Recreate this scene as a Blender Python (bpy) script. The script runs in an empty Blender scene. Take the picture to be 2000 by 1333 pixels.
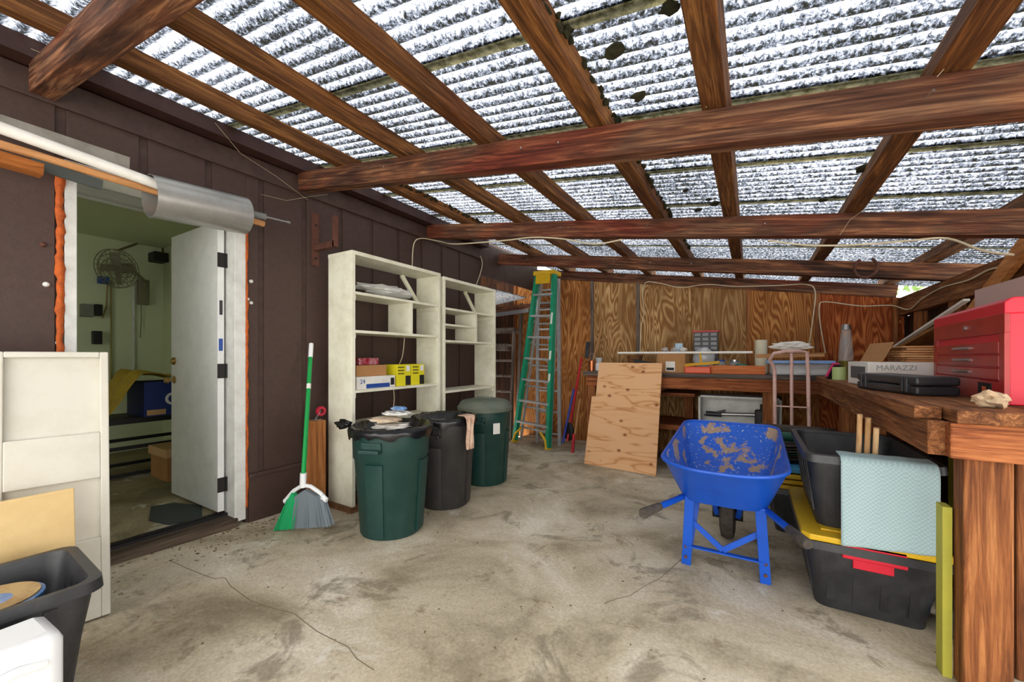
import bpy, bmesh, math, random
from mathutils import Vector, Matrix, noise as mnoise
random.seed(7)
V = Vector
C = bpy.context.scene.collection
scene = bpy.context.scene

# ------------------------------------------------------------------ camera, sky, exposure
FPX = 777.0; HOR = 697.0; CAMZ = 1.16; YAW = math.atan(467/FPX)
cam_d = bpy.data.cameras.new('camera'); cam = bpy.data.objects.new('camera', cam_d); C.objects.link(cam)
cam.location = (0, 0, CAMZ); cam.rotation_euler = (math.pi/2, 0, YAW)
cam_d.sensor_width = 36; cam_d.lens = FPX/2000*36; cam_d.shift_y = (HOR-666.5)/2000; cam_d.clip_start = .02
scene.camera = cam
world = bpy.data.worlds.new('overcast'); scene.world = world; world.use_nodes = True
bg = world.node_tree.nodes['Background']; bg.inputs[0].default_value = (1.0, .975, .93, 1); bg.inputs[1].default_value = 1.9
scene.view_settings.view_transform = 'Standard'; scene.view_settings.look = 'None'
scene.view_settings.exposure = 1.22; scene.view_settings.gamma = 1; scene.view_settings.use_curve_mapping = False

# ------------------------------------------------------------------ pixel helpers (photo 2000x1333)
SN, CS = math.sin(YAW), math.cos(YAW)
def ray(x, y):
    u = (x-1000)/FPX; return V((-SN+CS*u, CS+SN*u, (HOR-y)/FPX))
def onX(x, y, X): r = ray(x, y); t = X/r.x; return V((X, r.y*t, CAMZ+r.z*t))
def onY(x, y, Y): r = ray(x, y); t = Y/r.y; return V((r.x*t, Y, CAMZ+r.z*t))
def onZ(x, y, Z): r = ray(x, y); t = (Z-CAMZ)/r.z; return V((r.x*t, r.y*t, Z))
def FZ(Y): return .03-.03*Y                       # the slab falls gently towards the back
def onF(x, y): r = ray(x, y); t = (.03-CAMZ)/(r.z+.03*r.y); return V((r.x*t, r.y*t, CAMZ+r.z*t))

# ------------------------------------------------------------------ materials
MATS = {}
def nt(name):
    m = bpy.data.materials.new(name); m.use_nodes = True; n = m.node_tree.nodes; l = m.node_tree.links
    return m, n, l, n['Principled BSDF']
def rgb(r, g, b):                                  # sRGB 0-255 to linear
    f = lambda c: (c/255/12.92) if c/255 <= .04045 else ((c/255+.055)/1.055)**2.4
    return (f(r), f(g), f(b), 1)
def coords(n, l, sc=(1, 1, 1), rnd=True):
    tc = n.new('ShaderNodeTexCoord'); mp = n.new('ShaderNodeMapping'); mp.inputs['Scale'].default_value = sc
    if rnd:
        oi = n.new('ShaderNodeObjectInfo'); mu = n.new('ShaderNodeMath'); mu.operation = 'MULTIPLY'; mu.inputs[1].default_value = 37
        l.new(oi.outputs['Random'], mu.inputs[0])
        ad = n.new('ShaderNodeVectorMath'); ad.operation = 'ADD'; l.new(tc.outputs['Object'], ad.inputs[0]); l.new(mu.outputs[0], ad.inputs[1])
        l.new(ad.outputs[0], mp.inputs['Vector'])
    else: l.new(tc.outputs['Object'], mp.inputs['Vector'])
    return mp.outputs[0]
def noise_tex(n, l, vec, scale, detail=4, rough=.6, dist=0):
    t = n.new('ShaderNodeTexNoise'); t.inputs['Scale'].default_value = scale; t.inputs['Detail'].default_value = detail
    t.inputs['Roughness'].default_value = rough; t.inputs['Distortion'].default_value = dist; l.new(vec, t.inputs['Vector']); return t.outputs[0]
def ramp(n, l, fac, stops):
    r = n.new('ShaderNodeValToRGB'); e = r.color_ramp.elements
    e[0].position, e[0].color = stops[0]; e[1].position, e[1].color = stops[-1]
    for p, c in stops[1:-1]:
        x = e.new(p); x.color = c
    l.new(fac, r.inputs[0]); return r.outputs[0]
def mixc(n, l, fac, a, b, mode='MIX'):
    m = n.new('ShaderNodeMix'); m.data_type = 'RGBA'; m.blend_type = mode
    for s, v in ((0, fac), (6, a), (7, b)):
        if hasattr(v, 'default_value') or hasattr(v, 'is_linked'): l.new(v, m.inputs[s])
        else: m.inputs[s].default_value = v
    return m.outputs[2]
def bump(n, l, bs, h, strength=.3, dist=.01):
    b = n.new('ShaderNodeBump'); b.inputs['Strength'].default_value = strength; b.inputs['Distance'].default_value = dist
    l.new(h, b.inputs['Height']); l.new(b.outputs[0], bs.inputs['Normal'])
def plain(name, col, rough=.5, metal=0, dirt=None, dscale=8, damt=.5, alpha=None, trans=0, bmp=0, spec=None):
    if name in MATS: return MATS[name]
    m, n, l, bs = nt(name); bs.inputs['Roughness'].default_value = rough; bs.inputs['Metallic'].default_value = metal
    bs.inputs['Base Color'].default_value = col
    if spec is not None: bs.inputs['Specular IOR Level'].default_value = spec
    if dirt:
        v = coords(n, l); a = noise_tex(n, l, v, dscale, 6, .7)
        f = ramp(n, l, a, [(.42, (0, 0, 0, 1)), (.72, (damt, damt, damt, 1))])
        l.new(mixc(n, l, f, col, dirt), bs.inputs['Base Color'])
        if bmp: bump(n, l, bs, a, bmp)
    if trans: bs.inputs['Transmission Weight'].default_value = trans; bs.inputs['IOR'].default_value = 1.15
    if alpha is not None: bs.inputs['Alpha'].default_value = alpha
    MATS[name] = m; return m
def wood(name, cols, axis, grain=14, stretch=.07, rough=.75, patch=1.3, patchcols=None, pamt=.8, bmp=.25):
    if name in MATS: return MATS[name]
    m, n, l, bs = nt(name); bs.inputs['Roughness'].default_value = rough; bs.inputs['Specular IOR Level'].default_value = .25
    sc = [1, 1, 1]; sc['xyz'.index(axis)] = stretch
    v = coords(n, l, sc)
    g = noise_tex(n, l, v, grain, 8, .65, 1.2)
    k = len(cols); col = ramp(n, l, g, [(.3+.4*i/(k-1), c) for i, c in enumerate(cols)])
    if patchcols:
        v2 = coords(n, l, [1 if s == 1 else .35 for s in sc]); p = noise_tex(n, l, v2, patch*2.2, 3, .55, .6)
        k = len(patchcols); pc = ramp(n, l, p, [(.33+.34*i/(k-1), c) for i, c in enumerate(patchcols)])
        col = mixc(n, l, pamt, col, mixc(n, l, 1, col, pc, 'MULTIPLY'))
    fine = noise_tex(n, l, v, grain*5, 4, .7)
    col = mixc(n, l, .45, col, mixc(n, l, 1, col, ramp(n, l, fine, [(.35, (.45, .42, .4, 1)), (.6, (1.25, 1.25, 1.25, 1))]), 'MULTIPLY'))
    l.new(col, bs.inputs['Base Color']); bump(n, l, bs, g, bmp, .006); MATS[name] = m; return m
def mixc_const(a, b): return tuple(.55*x+.45*y for x, y in zip(a, b))
def swirl(name, dark, mid, light, scale=4.5, stretch=.16):
    m, n, l, bs = nt(name); bs.inputs['Roughness'].default_value = .8; bs.inputs['Specular IOR Level'].default_value = .2
    v = coords(n, l, (1, 1, stretch)); a = noise_tex(n, l, v, scale, 2, .5, .5)
    mu = n.new('ShaderNodeMath'); mu.operation = 'MULTIPLY'; mu.inputs[1].default_value = 120; l.new(a, mu.inputs[0])
    si = n.new('ShaderNodeMath'); si.operation = 'SINE'; l.new(mu.outputs[0], si.inputs[0])
    mr = n.new('ShaderNodeMapRange'); mr.inputs[1].default_value = -1; mr.inputs[2].default_value = 1; l.new(si.outputs[0], mr.inputs[0])
    v2 = coords(n, l, (1, 1, .35)); p = noise_tex(n, l, v2, 4, 4, .6)
    col = ramp(n, l, mr.outputs[0], [(.0, mixc_const(dark, mid)), (.45, mid), (1, light)])
    col = mixc(n, l, ramp(n, l, p, [(.35, (.0, 0, 0, 1)), (.65, (.75, .75, .75, 1))]), col, mixc(n, l, .6, mid, dark))
    l.new(col, bs.inputs['Base Color']); bump(n, l, bs, mr.outputs[0], .2, .004); MATS[name] = m; return m

RAFT = [rgb(44, 26, 18), rgb(98, 62, 44), rgb(158, 116, 84)]
RP = [(.9, .34, .3, 1), (1.1, .72, .62, 1), (.8, .85, .9, 1), (1.45, 1.3, 1.1, 1), (.45, .46, .52, 1)]
raft = wood('rafter wood', RAFT, 'x', 40, .05, .7, 1.1, RP, .9)
raft_y = wood('purlin wood', [rgb(48, 30, 16), rgb(104, 66, 34), rgb(160, 112, 62)], 'y', 40, .05, .75, 1, [(.7, .5, .4, 1), (1, 1, 1, 1), (1.25, 1.15, 1, 1)], .8)
beam_y = wood('bench wood', [rgb(62, 36, 20), rgb(126, 78, 44), rgb(172, 120, 76)], 'y', 38, .05, .75, 1.2, [(.55, .5, .5, 1), (1, 1, 1, 1), (1.2, 1.1, 1, 1)], .8)
beam_x = wood('bench wood x', [rgb(66, 36, 22), rgb(140, 82, 48), rgb(186, 124, 78)], 'x', 38, .05, .75, 1.2, [(.55, .5, .5, 1), (1, .85, .75, 1), (1.2, 1.1, 1, 1)], .8)
post_z = wood('post wood', [rgb(70, 38, 20), rgb(138, 84, 46), rgb(186, 128, 78)], 'z', 34, .05, .7, 1.2, [(.6, .5, .45, 1), (1, .95, .9, 1), (1.2, 1.1, 1, 1)], .8)
greyplank = wood('grey bench plank', [rgb(48, 42, 40), rgb(88, 78, 72), rgb(128, 116, 106)], 'x', 14, .06)
oldwood = wood('old ladder wood', [rgb(60, 52, 48), rgb(110, 98, 90), rgb(150, 138, 126)], 'z', 14, .07)
lightwood = wood('light lumber', [rgb(168, 112, 66), rgb(205, 152, 102), rgb(226, 182, 134)], 'x', 9, .08)
lightwood_z = wood('light stick', [rgb(168, 122, 76), rgb(214, 170, 120), rgb(232, 196, 150)], 'z', 9, .08)
orangewood = wood('orange lumber', [rgb(150, 72, 34), rgb(196, 108, 60), rgb(216, 138, 86)], 'x', 9, .08)
ply_old = swirl('weathered ply', rgb(98, 66, 38), rgb(176, 128, 76), rgb(216, 178, 126))
ply_brown = swirl('brown ply', rgb(88, 48, 20), rgb(170, 106, 52), rgb(204, 146, 86))
ply_red = swirl('red ply', rgb(84, 30, 12), rgb(164, 80, 34), rgb(206, 124, 68))
darkwood = wood('dark wall wood', [rgb(24, 14, 9), rgb(58, 34, 20), rgb(94, 58, 34)], 'z', 12, .07)
siding = plain('brown painted siding', rgb(72, 52, 45), .6, 0, rgb(58, 41, 35), 26, .6, bmp=.25)
trimb = plain('brown trim paint', rgb(64, 44, 38), .6, 0, rgb(96, 78, 66), 10, .4)
white_paint = plain('white shelf paint', rgb(240, 238, 218), .55, 0, rgb(176, 166, 128), 5, .45)
white_trim = plain('white trim paint', rgb(224, 224, 220), .5, 0, rgb(170, 166, 158), 9, .5)
inner_wall = plain('pale green wall paint', rgb(206, 216, 178), .7)
foam = plain('orange foam', rgb(196, 92, 26), .8, 0, rgb(120, 52, 14), 30, .8, bmp=.6)
black_pl = plain('black plastic', rgb(36, 37, 41), .42, 0, rgb(92, 92, 94), 7, .3)
bag_black = plain('black bag film', rgb(20, 20, 23), .25)
green_can = plain('dark green plastic', rgb(17, 56, 52), .45, 0, rgb(60, 88, 80), 9, .3)
dkcan = plain('charcoal plastic', rgb(44, 42, 42), .5, 0, rgb(84, 78, 72), 9, .3)
lidgrey = plain('dusty lid', rgb(104, 110, 96), .6, 0, rgb(50, 76, 70), 4, .7)
yellow_pl = plain('yellow plastic', rgb(226, 182, 28), .45, 0, rgb(150, 120, 40), 9, .3)
red_pl = plain('red plastic', rgb(206, 24, 52), .4)
green_fg = plain('green fibreglass', rgb(22, 150, 112), .5, 0, rgb(14, 110, 84), 12, .5)
alu = plain('aluminium', rgb(184, 186, 188), .4, .35, rgb(120, 118, 114), 12, .5)
galv = plain('galvanised', rgb(178, 178, 174), .36, .65, rgb(140, 138, 132), 6, .6)
steel = plain('steel', rgb(186, 186, 186), .3, .9)
dk_metal = plain('dark metal', rgb(40, 38, 38), .5, .5)
rust = plain('rusty iron', rgb(106, 66, 52), .8, .2, rgb(60, 36, 30), 20, .7)
brass = plain('brass', rgb(170, 140, 84), .3, .9)
pvc = plain('white pvc', rgb(244, 242, 236), .4, 0, rgb(200, 192, 176), 14, .3)
white_pl = plain('white plastic', rgb(232, 234, 236), .4)
card = plain('cardboard', rgb(178, 130, 82), .85, 0, rgb(150, 104, 62), 5, .5)
cardlight = plain('light cardboard', rgb(206, 168, 118), .85)
paper = plain('white paper', rgb(232, 230, 224), .8, 0, rgb(200, 190, 176), 6, .4)
film = plain('clear film', rgb(225, 228, 232), .25, alpha=.4)
glass = plain('clear glass', rgb(190, 196, 196), .2, alpha=.3)
cable = plain('cream cable', rgb(214, 200, 168), .5)
blue_paint = plain('blue barrow paint', rgb(18, 84, 196), .38, 0, rgb(10, 58, 150), 6, .4)
rubber = plain('worn rubber', rgb(56, 50, 46), .8, 0, rgb(104, 94, 82), 16, .6)
pink_paint = plain('faded pink paint', rgb(226, 188, 178), .5, 0, rgb(170, 110, 96), 16, .5)
red_steel = plain('red chest enamel', rgb(176, 34, 32), .35, 0, rgb(128, 30, 26), 5, .6)
red_side = plain('bright red enamel', rgb(214, 22, 52), .4)
stone = plain('stone', rgb(186, 168, 140), .9, 0, rgb(190, 126, 72), 8, .8)
tarp_y = plain('yellow tarp', rgb(196, 164, 44), .6, 0, rgb(120, 98, 30), 4, .5)
moss = plain('moss', rgb(46, 44, 20), 1, 0, rgb(22, 22, 12), 30, .9)
web = plain('cobweb', rgb(196, 180, 150), .9)
cream_board = plain('cream board', rgb(222, 192, 136), .55, 0, rgb(190, 154, 98), 4, .5)
white_board = plain('chalky white panel', rgb(204, 201, 190), .8, 0, rgb(186, 180, 164), 5, .6)
lime = plain('lime board', rgb(182, 178, 66), .7, 0, rgb(140, 136, 60), 4, .4)
blue_col = plain('blue print', rgb(34, 72, 150), .5)
black_ink = plain('black ink', rgb(24, 24, 26), .7)
yellow_card = plain('yellow carton', rgb(226, 214, 30), .6)
tarp_d = plain('brown tarp', rgb(66, 54, 44), .7, 0, rgb(30, 28, 28), 6, .7)
tarp_g = plain('green tarp', rgb(14, 84, 66), .6)
def special():
    # fresh plywood with knots
    m, n, l, bs = nt('fresh plywood'); bs.inputs['Roughness'].default_value = .7; bs.inputs['Specular IOR Level'].default_value = .2
    v = coords(n, l, (1, 1, 7), False); a = noise_tex(n, l, v, 1.2, 2, .5, .4)
    mu = n.new('ShaderNodeMath'); mu.operation = 'MULTIPLY'; mu.inputs[1].default_value = 30; l.new(a, mu.inputs[0])
    si = n.new('ShaderNodeMath'); si.operation = 'SINE'; l.new(mu.outputs[0], si.inputs[0])
    col = ramp(n, l, si.outputs[0], [(0, rgb(232, 184, 138)), (.85, rgb(228, 176, 128)), (1, rgb(206, 148, 100))])
    vo = n.new('ShaderNodeTexVoronoi'); vo.inputs['Scale'].default_value = 5.2; v3 = coords(n, l, (1, 1, 1.4), False); l.new(v3, vo.inputs['Vector'])
    k = ramp(n, l, vo.outputs['Distance'], [(.07, (1, 1, 1, 1)), (.17, (0, 0, 0, 1))])
    l.new(mixc(n, l, k, col, rgb(140, 82, 44)), bs.inputs['Base Color']); MATS['fresh'] = m
    # concrete slab
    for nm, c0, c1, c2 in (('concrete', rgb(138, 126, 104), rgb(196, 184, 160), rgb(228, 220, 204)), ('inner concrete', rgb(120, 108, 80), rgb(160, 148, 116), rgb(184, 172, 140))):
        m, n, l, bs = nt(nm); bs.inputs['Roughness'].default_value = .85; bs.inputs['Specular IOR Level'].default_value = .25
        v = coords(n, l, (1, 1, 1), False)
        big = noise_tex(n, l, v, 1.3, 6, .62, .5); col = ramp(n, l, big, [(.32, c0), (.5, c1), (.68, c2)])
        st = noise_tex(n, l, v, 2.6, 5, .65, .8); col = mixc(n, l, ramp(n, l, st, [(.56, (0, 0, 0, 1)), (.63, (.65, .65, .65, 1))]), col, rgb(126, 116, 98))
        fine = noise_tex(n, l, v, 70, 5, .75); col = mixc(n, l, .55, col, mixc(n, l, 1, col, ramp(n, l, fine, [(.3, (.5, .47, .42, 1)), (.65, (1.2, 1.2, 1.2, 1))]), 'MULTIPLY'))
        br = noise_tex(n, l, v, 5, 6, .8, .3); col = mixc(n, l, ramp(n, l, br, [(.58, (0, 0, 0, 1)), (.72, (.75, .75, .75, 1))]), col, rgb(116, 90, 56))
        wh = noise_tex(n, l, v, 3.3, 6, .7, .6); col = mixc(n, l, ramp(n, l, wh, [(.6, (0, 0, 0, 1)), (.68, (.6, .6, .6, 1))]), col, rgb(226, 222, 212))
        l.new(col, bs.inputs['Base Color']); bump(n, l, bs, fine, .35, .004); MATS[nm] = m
    # translucent corrugated sheet: moss and grime lie in the valleys, sky's blue painted in
    m, n, l, bs = nt('corrugated translucent sheet'); out = n['Material Output']; n.remove(bs)
    v = coords(n, l, (1, 1, 1), False)
    sx = n.new('ShaderNodeSeparateXYZ'); tc = n.new('ShaderNodeTexCoord'); l.new(tc.outputs['Object'], sx.inputs[0])
    mu = n.new('ShaderNodeMath'); mu.operation = 'MULTIPLY'; mu.inputs[1].default_value = 2*math.pi/.072; l.new(sx.outputs['Y'], mu.inputs[0])
    si = n.new('ShaderNodeMath'); si.operation = 'SINE'; l.new(mu.outputs[0], si.inputs[0])
    sp = noise_tex(n, l, v, 60, 5, .8, .4)
    lg = noise_tex(n, l, v, 1.1, 3, .6)
    ad = n.new('ShaderNodeMath'); ad.operation = 'MULTIPLY_ADD'; ad.inputs[1].default_value = -.09; l.new(si.outputs[0], ad.inputs[0]); l.new(sp, ad.inputs[2])
    ad2 = n.new('ShaderNodeMath'); ad2.operation = 'MULTIPLY_ADD'; ad2.inputs[1].default_value = .22; l.new(lg, ad2.inputs[0]); l.new(ad.outputs[0], ad2.inputs[2])
    col = ramp(n, l, ad2.outputs[0], [(.43, rgb(206, 200, 180)), (.54, rgb(176, 180, 188)), (.62, rgb(104, 112, 128)), (.71, rgb(34, 34, 30))])
    tr = n.new('ShaderNodeBsdfTranslucent'); df = n.new('ShaderNodeBsdfDiffuse'); mx = n.new('ShaderNodeMixShader'); mx.inputs[0].default_value = .22
    l.new(col, tr.inputs[0]); l.new(col, df.inputs[0]); l.new(tr.outputs[0], mx.inputs[1]); l.new(df.outputs[0], mx.inputs[2]); l.new(mx.outputs[0], out.inputs[0]); MATS['sheet'] = m
    m, n, l, bs = nt('yellowed lap strip'); out = n['Material Output']; n.remove(bs)
    v = coords(n, l, (1, 1, 1), False); col = ramp(n, l, noise_tex(n, l, v, 25, 4, .7), [(.35, rgb(120, 112, 70)), (.6, rgb(226, 214, 164))])
    tr = n.new('ShaderNodeBsdfTranslucent'); l.new(col, tr.inputs[0]); l.new(tr.outputs[0], out.inputs[0]); MATS['lap'] = m
    # tray with dried mortar
    m, n, l, bs = nt('blue tray with mortar'); bs.inputs['Roughness'].default_value = .45
    v = coords(n, l, (1, 1, 1), False); a = noise_tex(n, l, v, 7, 5, .65, .3)
    sx = n.new('ShaderNodeSeparateXYZ'); tc = n.new('ShaderNodeTexCoord'); l.new(tc.outputs['Object'], sx.inputs[0])
    col = mixc(n, l, ramp(n, l, a, [(.53, (0, 0, 0, 1)), (.57, (1, 1, 1, 1))]), rgb(20, 92, 204), rgb(166, 140, 116)); fn = noise_tex(n, l, v, 60, 3, .6)
    col = mixc(n, l, ramp(n, l, fn, [(.64, (0, 0, 0, 1)), (.68, (1, 1, 1, 1))]), col, rgb(206, 206, 204))
    l.new(col, bs.inputs['Base Color']); bump(n, l, bs, a, .4, .01); MATS['tray'] = m
    # waffle towel
    m, n, l, bs = nt('waffle towel'); bs.inputs['Roughness'].default_value = .95
    v = coords(n, l, (110, 110, 110), False); ch = n.new('ShaderNodeTexChecker'); ch.inputs['Scale'].default_value = 1; l.new(v, ch.inputs['Vector'])
    l.new(mixc(n, l, ch.outputs[1], rgb(158, 184, 190), rgb(174, 198, 202)), bs.inputs['Base Color']); bump(n, l, bs, ch.outputs[1], .6, .006); MATS['towel'] = m
special()

# ------------------------------------------------------------------ mesh building
class B:
    def __init__(s): s.bm = bmesh.new()
    def box(s, a, b, M=None):
        a, b = V(a), V(b); vs = [s.bm.verts.new((x, y, z)) for x in (a.x, b.x) for y in (a.y, b.y) for z in (a.z, b.z)]
        for f in ((0, 1, 3, 2), (4, 6, 7, 5), (0, 4, 5, 1), (2, 3, 7, 6), (0, 2, 6, 4), (1, 5, 7, 3)): s.bm.faces.new([vs[i] for i in f])
        if M is not None: bmesh.ops.transform(s.bm, matrix=M, verts=vs)
        return s
    def bar(s, p, q, w, t, up=(0, 0, 1)):           # a rectangular bar from p to q
        p, q = V(p), V(q); d = (q-p); L = d.length; d.normalize(); u = V(up)
        if abs(d.dot(u)) > .98: u = V((1, 0, 0))
        sx = d.cross(u).normalized(); uy = sx.cross(d)
        M = Matrix((sx, uy, d)).transposed().to_4x4(); M.translation = p
        return s.box((-w/2, -t/2, 0), (w/2, t/2, L), M)
    def tube(s, pts, r, n=8, caps=True):
        pts = [V(p) for p in pts]; rings = []; rr = r if isinstance(r, (list, tuple)) else [r]*len(pts); prev = None
        for i, p in enumerate(pts):
            d = (pts[min(i+1, len(pts)-1)]-pts[max(i-1, 0)]).normalized()
            u = prev if prev is not None else (V((0, 0, 1)) if abs(d.z) < .9 else V((1, 0, 0)))
            a = (u-d*u.dot(d)).normalized(); b = d.cross(a); prev = a
            rings.append([s.bm.verts.new(p+(a*math.cos(k*2*math.pi/n)+b*math.sin(k*2*math.pi/n))*rr[i]) for k in range(n)])
        for i in range(len(rings)-1):
            for k in range(n): s.bm.faces.new((rings[i][k], rings[i][(k+1) % n], rings[i+1][(k+1) % n], rings[i+1][k]))
        if caps: s.bm.faces.new(rings[0][::-1]); s.bm.faces.new(rings[-1])
        return s
    def lathe(s, prof, n=32, o=(0, 0, 0), M=None, wob=0, sx=1, sy=1):
        o = V(o); rings = []; vs = []
        for i, (r, z) in enumerate(prof):
            ring = [s.bm.verts.new(o+V((r*math.cos(k*2*math.pi/n)*sx, r*math.sin(k*2*math.pi/n)*sy, z))*1) for k in range(n)]
            if wob:
                for v_ in ring:
                    q = mnoise.noise_vector(v_.co*9)*wob; v_.co += q
            rings.append(ring); vs += ring
        for i in range(len(rings)-1):
            for k in range(n): s.bm.faces.new((rings[i][k], rings[i][(k+1) % n], rings[i+1][(k+1) % n], rings[i+1][k]))
        if prof[0][0] > 1e-4 and prof[0] != prof[-1]: s.bm.faces.new(rings[0][::-1])
        if prof[-1][0] > 1e-4 and prof[0] != prof[-1]: s.bm.faces.new(rings[-1])
        if M is not None: bmesh.ops.transform(s.bm, matrix=M, verts=vs)
        return s
    def prism(s, poly, h, M=None):                   # polygon in xy, extruded by h in z
        a = [s.bm.verts.new((x, y, 0)) for x, y in poly]; b = [s.bm.verts.new((x, y, h)) for x, y in poly]; k = len(poly)
        s.bm.faces.new(a[::-1]); s.bm.faces.new(b)
        for i in range(k): s.bm.faces.new((a[i], a[(i+1) % k], b[(i+1) % k], b[i]))
        if M is not None: bmesh.ops.transform(s.bm, matrix=M, verts=a+b)
        return s
    def grid(s, fn, nu, nv, thick=0):
        vs = [[s.bm.verts.new(fn(i/nu, j/nv)) for j in range(nv+1)] for i in range(nu+1)]
        for i in range(nu):
            for j in range(nv): s.bm.faces.new((vs[i][j], vs[i+1][j], vs[i+1][j+1], vs[i][j+1]))
        s.thick = thick; return s
    def blob(s, c, size, seed=0, rough=.25, fr=2.2, sub=3):
        r = bmesh.ops.create_icosphere(s.bm, subdivisions=sub, radius=1)
        for v_ in r['verts']:
            d = v_.co.copy(); k = 1+rough*mnoise.noise(d*fr+V((seed*7.3, seed*3.1, 0)))*2
            v_.co = V(c)+V((d.x*size[0], d.y*size[1], d.z*size[2]))*k
        return s
OFF = {}
def build(b, name, mat, parent=None, smooth=False, bevel=0, keep=False, solid=0):
    me = bpy.data.meshes.new(name); bmesh.ops.recalc_face_normals(b.bm, faces=b.bm.faces); b.bm.to_mesh(me); b.bm.free()
    o = bpy.data.objects.new(name, me); C.objects.link(o); me.materials.append(mat)
    if parent is not None:
        o.parent = parent; off = OFF.get(parent.name, V((0, 0, 0)))
        if off.length: me.transform(Matrix.Translation(-off))
        OFF[o.name] = off
    elif not keep:
        xs = [v_.co for v_ in me.vertices]; lo = V([min(c[i] for c in xs) for i in range(3)]); hi = V([max(c[i] for c in xs) for i in range(3)])
        off = V(((lo.x+hi.x)/2, (lo.y+hi.y)/2, lo.z)); me.transform(Matrix.Translation(-off)); o.location = off; OFF[o.name] = off
    if smooth:
        for p in me.polygons: p.use_smooth = True
        if smooth != 2:
            try: me.set_sharp_from_angle(angle=math.radians(40))
            except Exception: pass
    if solid:
        md = o.modifiers.new('solid', 'SOLIDIFY'); md.thickness = solid; md.offset = 0
    if bevel:
        md = o.modifiers.new('bevel', 'BEVEL'); md.width = bevel; md.segments = 2; md.limit_method = 'ANGLE'
    return o
def tag(o, label, cat, group=None):
    o['label'] = label; o['category'] = cat
    if group: o['group'] = group
    return o
def struct(o, label=None):
    o['kind'] = 'structure'
    if label: o['label'] = label
    return o
def thing(name, label, cat, loc, M=None, world=True, group=None):
    o = bpy.data.objects.new(name, None); C.objects.link(o); o.empty_display_size = .1
    if M is not None: o.matrix_basis = M
    else:
        o.location = loc
        if world: OFF[o.name] = V(loc)
    return tag(o, label, cat, group)
def one(b, name, mat, label, cat, group=None, **k): return tag(build(b, name, mat, None, **k), label, cat, group)
def text(s, size, mat, parent, M, name='lettering', bold=0):
    cu = bpy.data.curves.new(name, 'FONT'); cu.body = s; cu.size = size; cu.extrude = .0004; cu.offset = bold
    o = bpy.data.objects.new(name, cu); C.objects.link(o); dg = bpy.context.evaluated_depsgraph_get()
    me = bpy.data.meshes.new_from_object(o.evaluated_get(dg)); bpy.data.objects.remove(o)
    t = bpy.data.objects.new(name, me); C.objects.link(t); me.materials.clear(); me.materials.append(mat); t.parent = parent
    t.matrix_basis = Matrix.Translation(-OFF.get(parent.name, V((0, 0, 0)))) @ M; return t
def face(o, xdir, up):                               # matrix for lettering: baseline origin, reading direction, up
    x = V(xdir).normalized(); y = V(up).normalized(); z = x.cross(y)
    M = Matrix((x, y, z)).transposed().to_4x4(); M.translation = V(o); return M
# ================================================================== THE SETTING
WX = -3.05                                            # outer face of the house wall
SL = .15                                              # roof pitch
def RB(X): return 2.46-SL*(X-WX)                      # underside of the rafters
b = B()
def fl(u, v): X = -3.2+u*6.7; Y = -2.5+v*9.5; return (X, Y, FZ(Y))
b.grid(fl, 8, 12); struct(build(b, 'floor', MATS['concrete'], keep=True, solid=0), 'worn stained concrete slab')
b = B()                                               # hairline cracks, raised dirt lines on the slab
crk = build(B().box((-20, -20, -5), (-19.99, -19.99, -4.99)), 'x', moss); bpy.data.objects.remove(crk)
for k, pts in enumerate([[(440, 1130), (470, 1160), (520, 1185), (575, 1200), (620, 1235), (680, 1265), (730, 1310)], [(1180, 1180), (1230, 1165), (1290, 1130), (1340, 1085)], [(330, 1095), (400, 1125), (440, 1130)]]):
    P = [onF(x, y) for x, y in pts]; b = B()
    for i in range(len(P)-1):
        p, q = P[i], P[i+1]; m = (p+q)/2+V((random.uniform(-.012, .012), random.uniform(-.012, .012), 0))
        for a_, c_ in ((p, m), (m, q)): b.bar(a_+V((0, 0, .0005)), c_+V((0, 0, .0005)), .003, .002)
    o = build(b, 'floor_crack', plain('crack dirt', rgb(124, 112, 92), .95), bpy.data.objects['floor'])

DY0, DY1, DTOP = .60, 1.375, 2.13                     # clear door opening along Y
b = B()
b.box((WX-.14, -1.5, -.1), (WX-.012, DY0-.03, 2.72)); b.box((WX-.14, DY1+.06, -.15), (WX-.012, 4.29, 2.72)); b.box((WX-.14, DY0-.03, DTOP+.04), (WX-.012, DY1+.06, 2.72))
b.box((WX-1.6, 4.17, -.15), (WX-.14, 4.29, 2.72))
wl = struct(build(b, 'wall_left', trimb, keep=True), 'dark brown grooved siding wall of the house')
gr = [.56+.3265*i for i in range(-6, 12)]
for i in range(len(gr)-1):
    y0, y1 = gr[i]+.02, min(gr[i+1]-.02, 4.29)
    if y0 > 4.25: continue
    zb = FZ(y0)+.0
    for (a_, c_, z0, z1) in ((y0, y1, zb, 2.46),):
        segs = []
        if c_ <= DY0-.03 or a_ >= DY1+.06: segs = [(a_, c_, z0, z1)]
        else:
            if a_ < DY0-.03: segs.append((a_, DY0-.03, z0, z1))
            if c_ > DY1+.06: segs.append((DY1+.06, c_, z0, z1))
            segs.append((max(a_, DY0-.03), min(c_, DY1+.06), DTOP+.04, z1))
        for s_ in segs:
            b = B(); b.box((WX-.013, s_[0], max(s_[2], .0 if s_[0] < DY1 else s_[2])), (WX, s_[1], s_[3])); build(b, 'siding_board', siding, wl, bevel=.003)
b = B(); b.box((WX, -1.5, 2.44), (WX+.022, 4.29, 2.575)); build(b, 'frieze_board', trimb, wl, bevel=.003)
b = B(); b.box((WX, DY1+.075, .3), (WX+.028, 1.97, .33)); build(b, 'drip_rail', trimb, wl, bevel=.006)
b = B(); b.box((WX, DY1+.075, FZ(1.6)), (WX+.012, 1.97, .3)); build(b, 'skirt_board', siding, wl)
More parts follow.
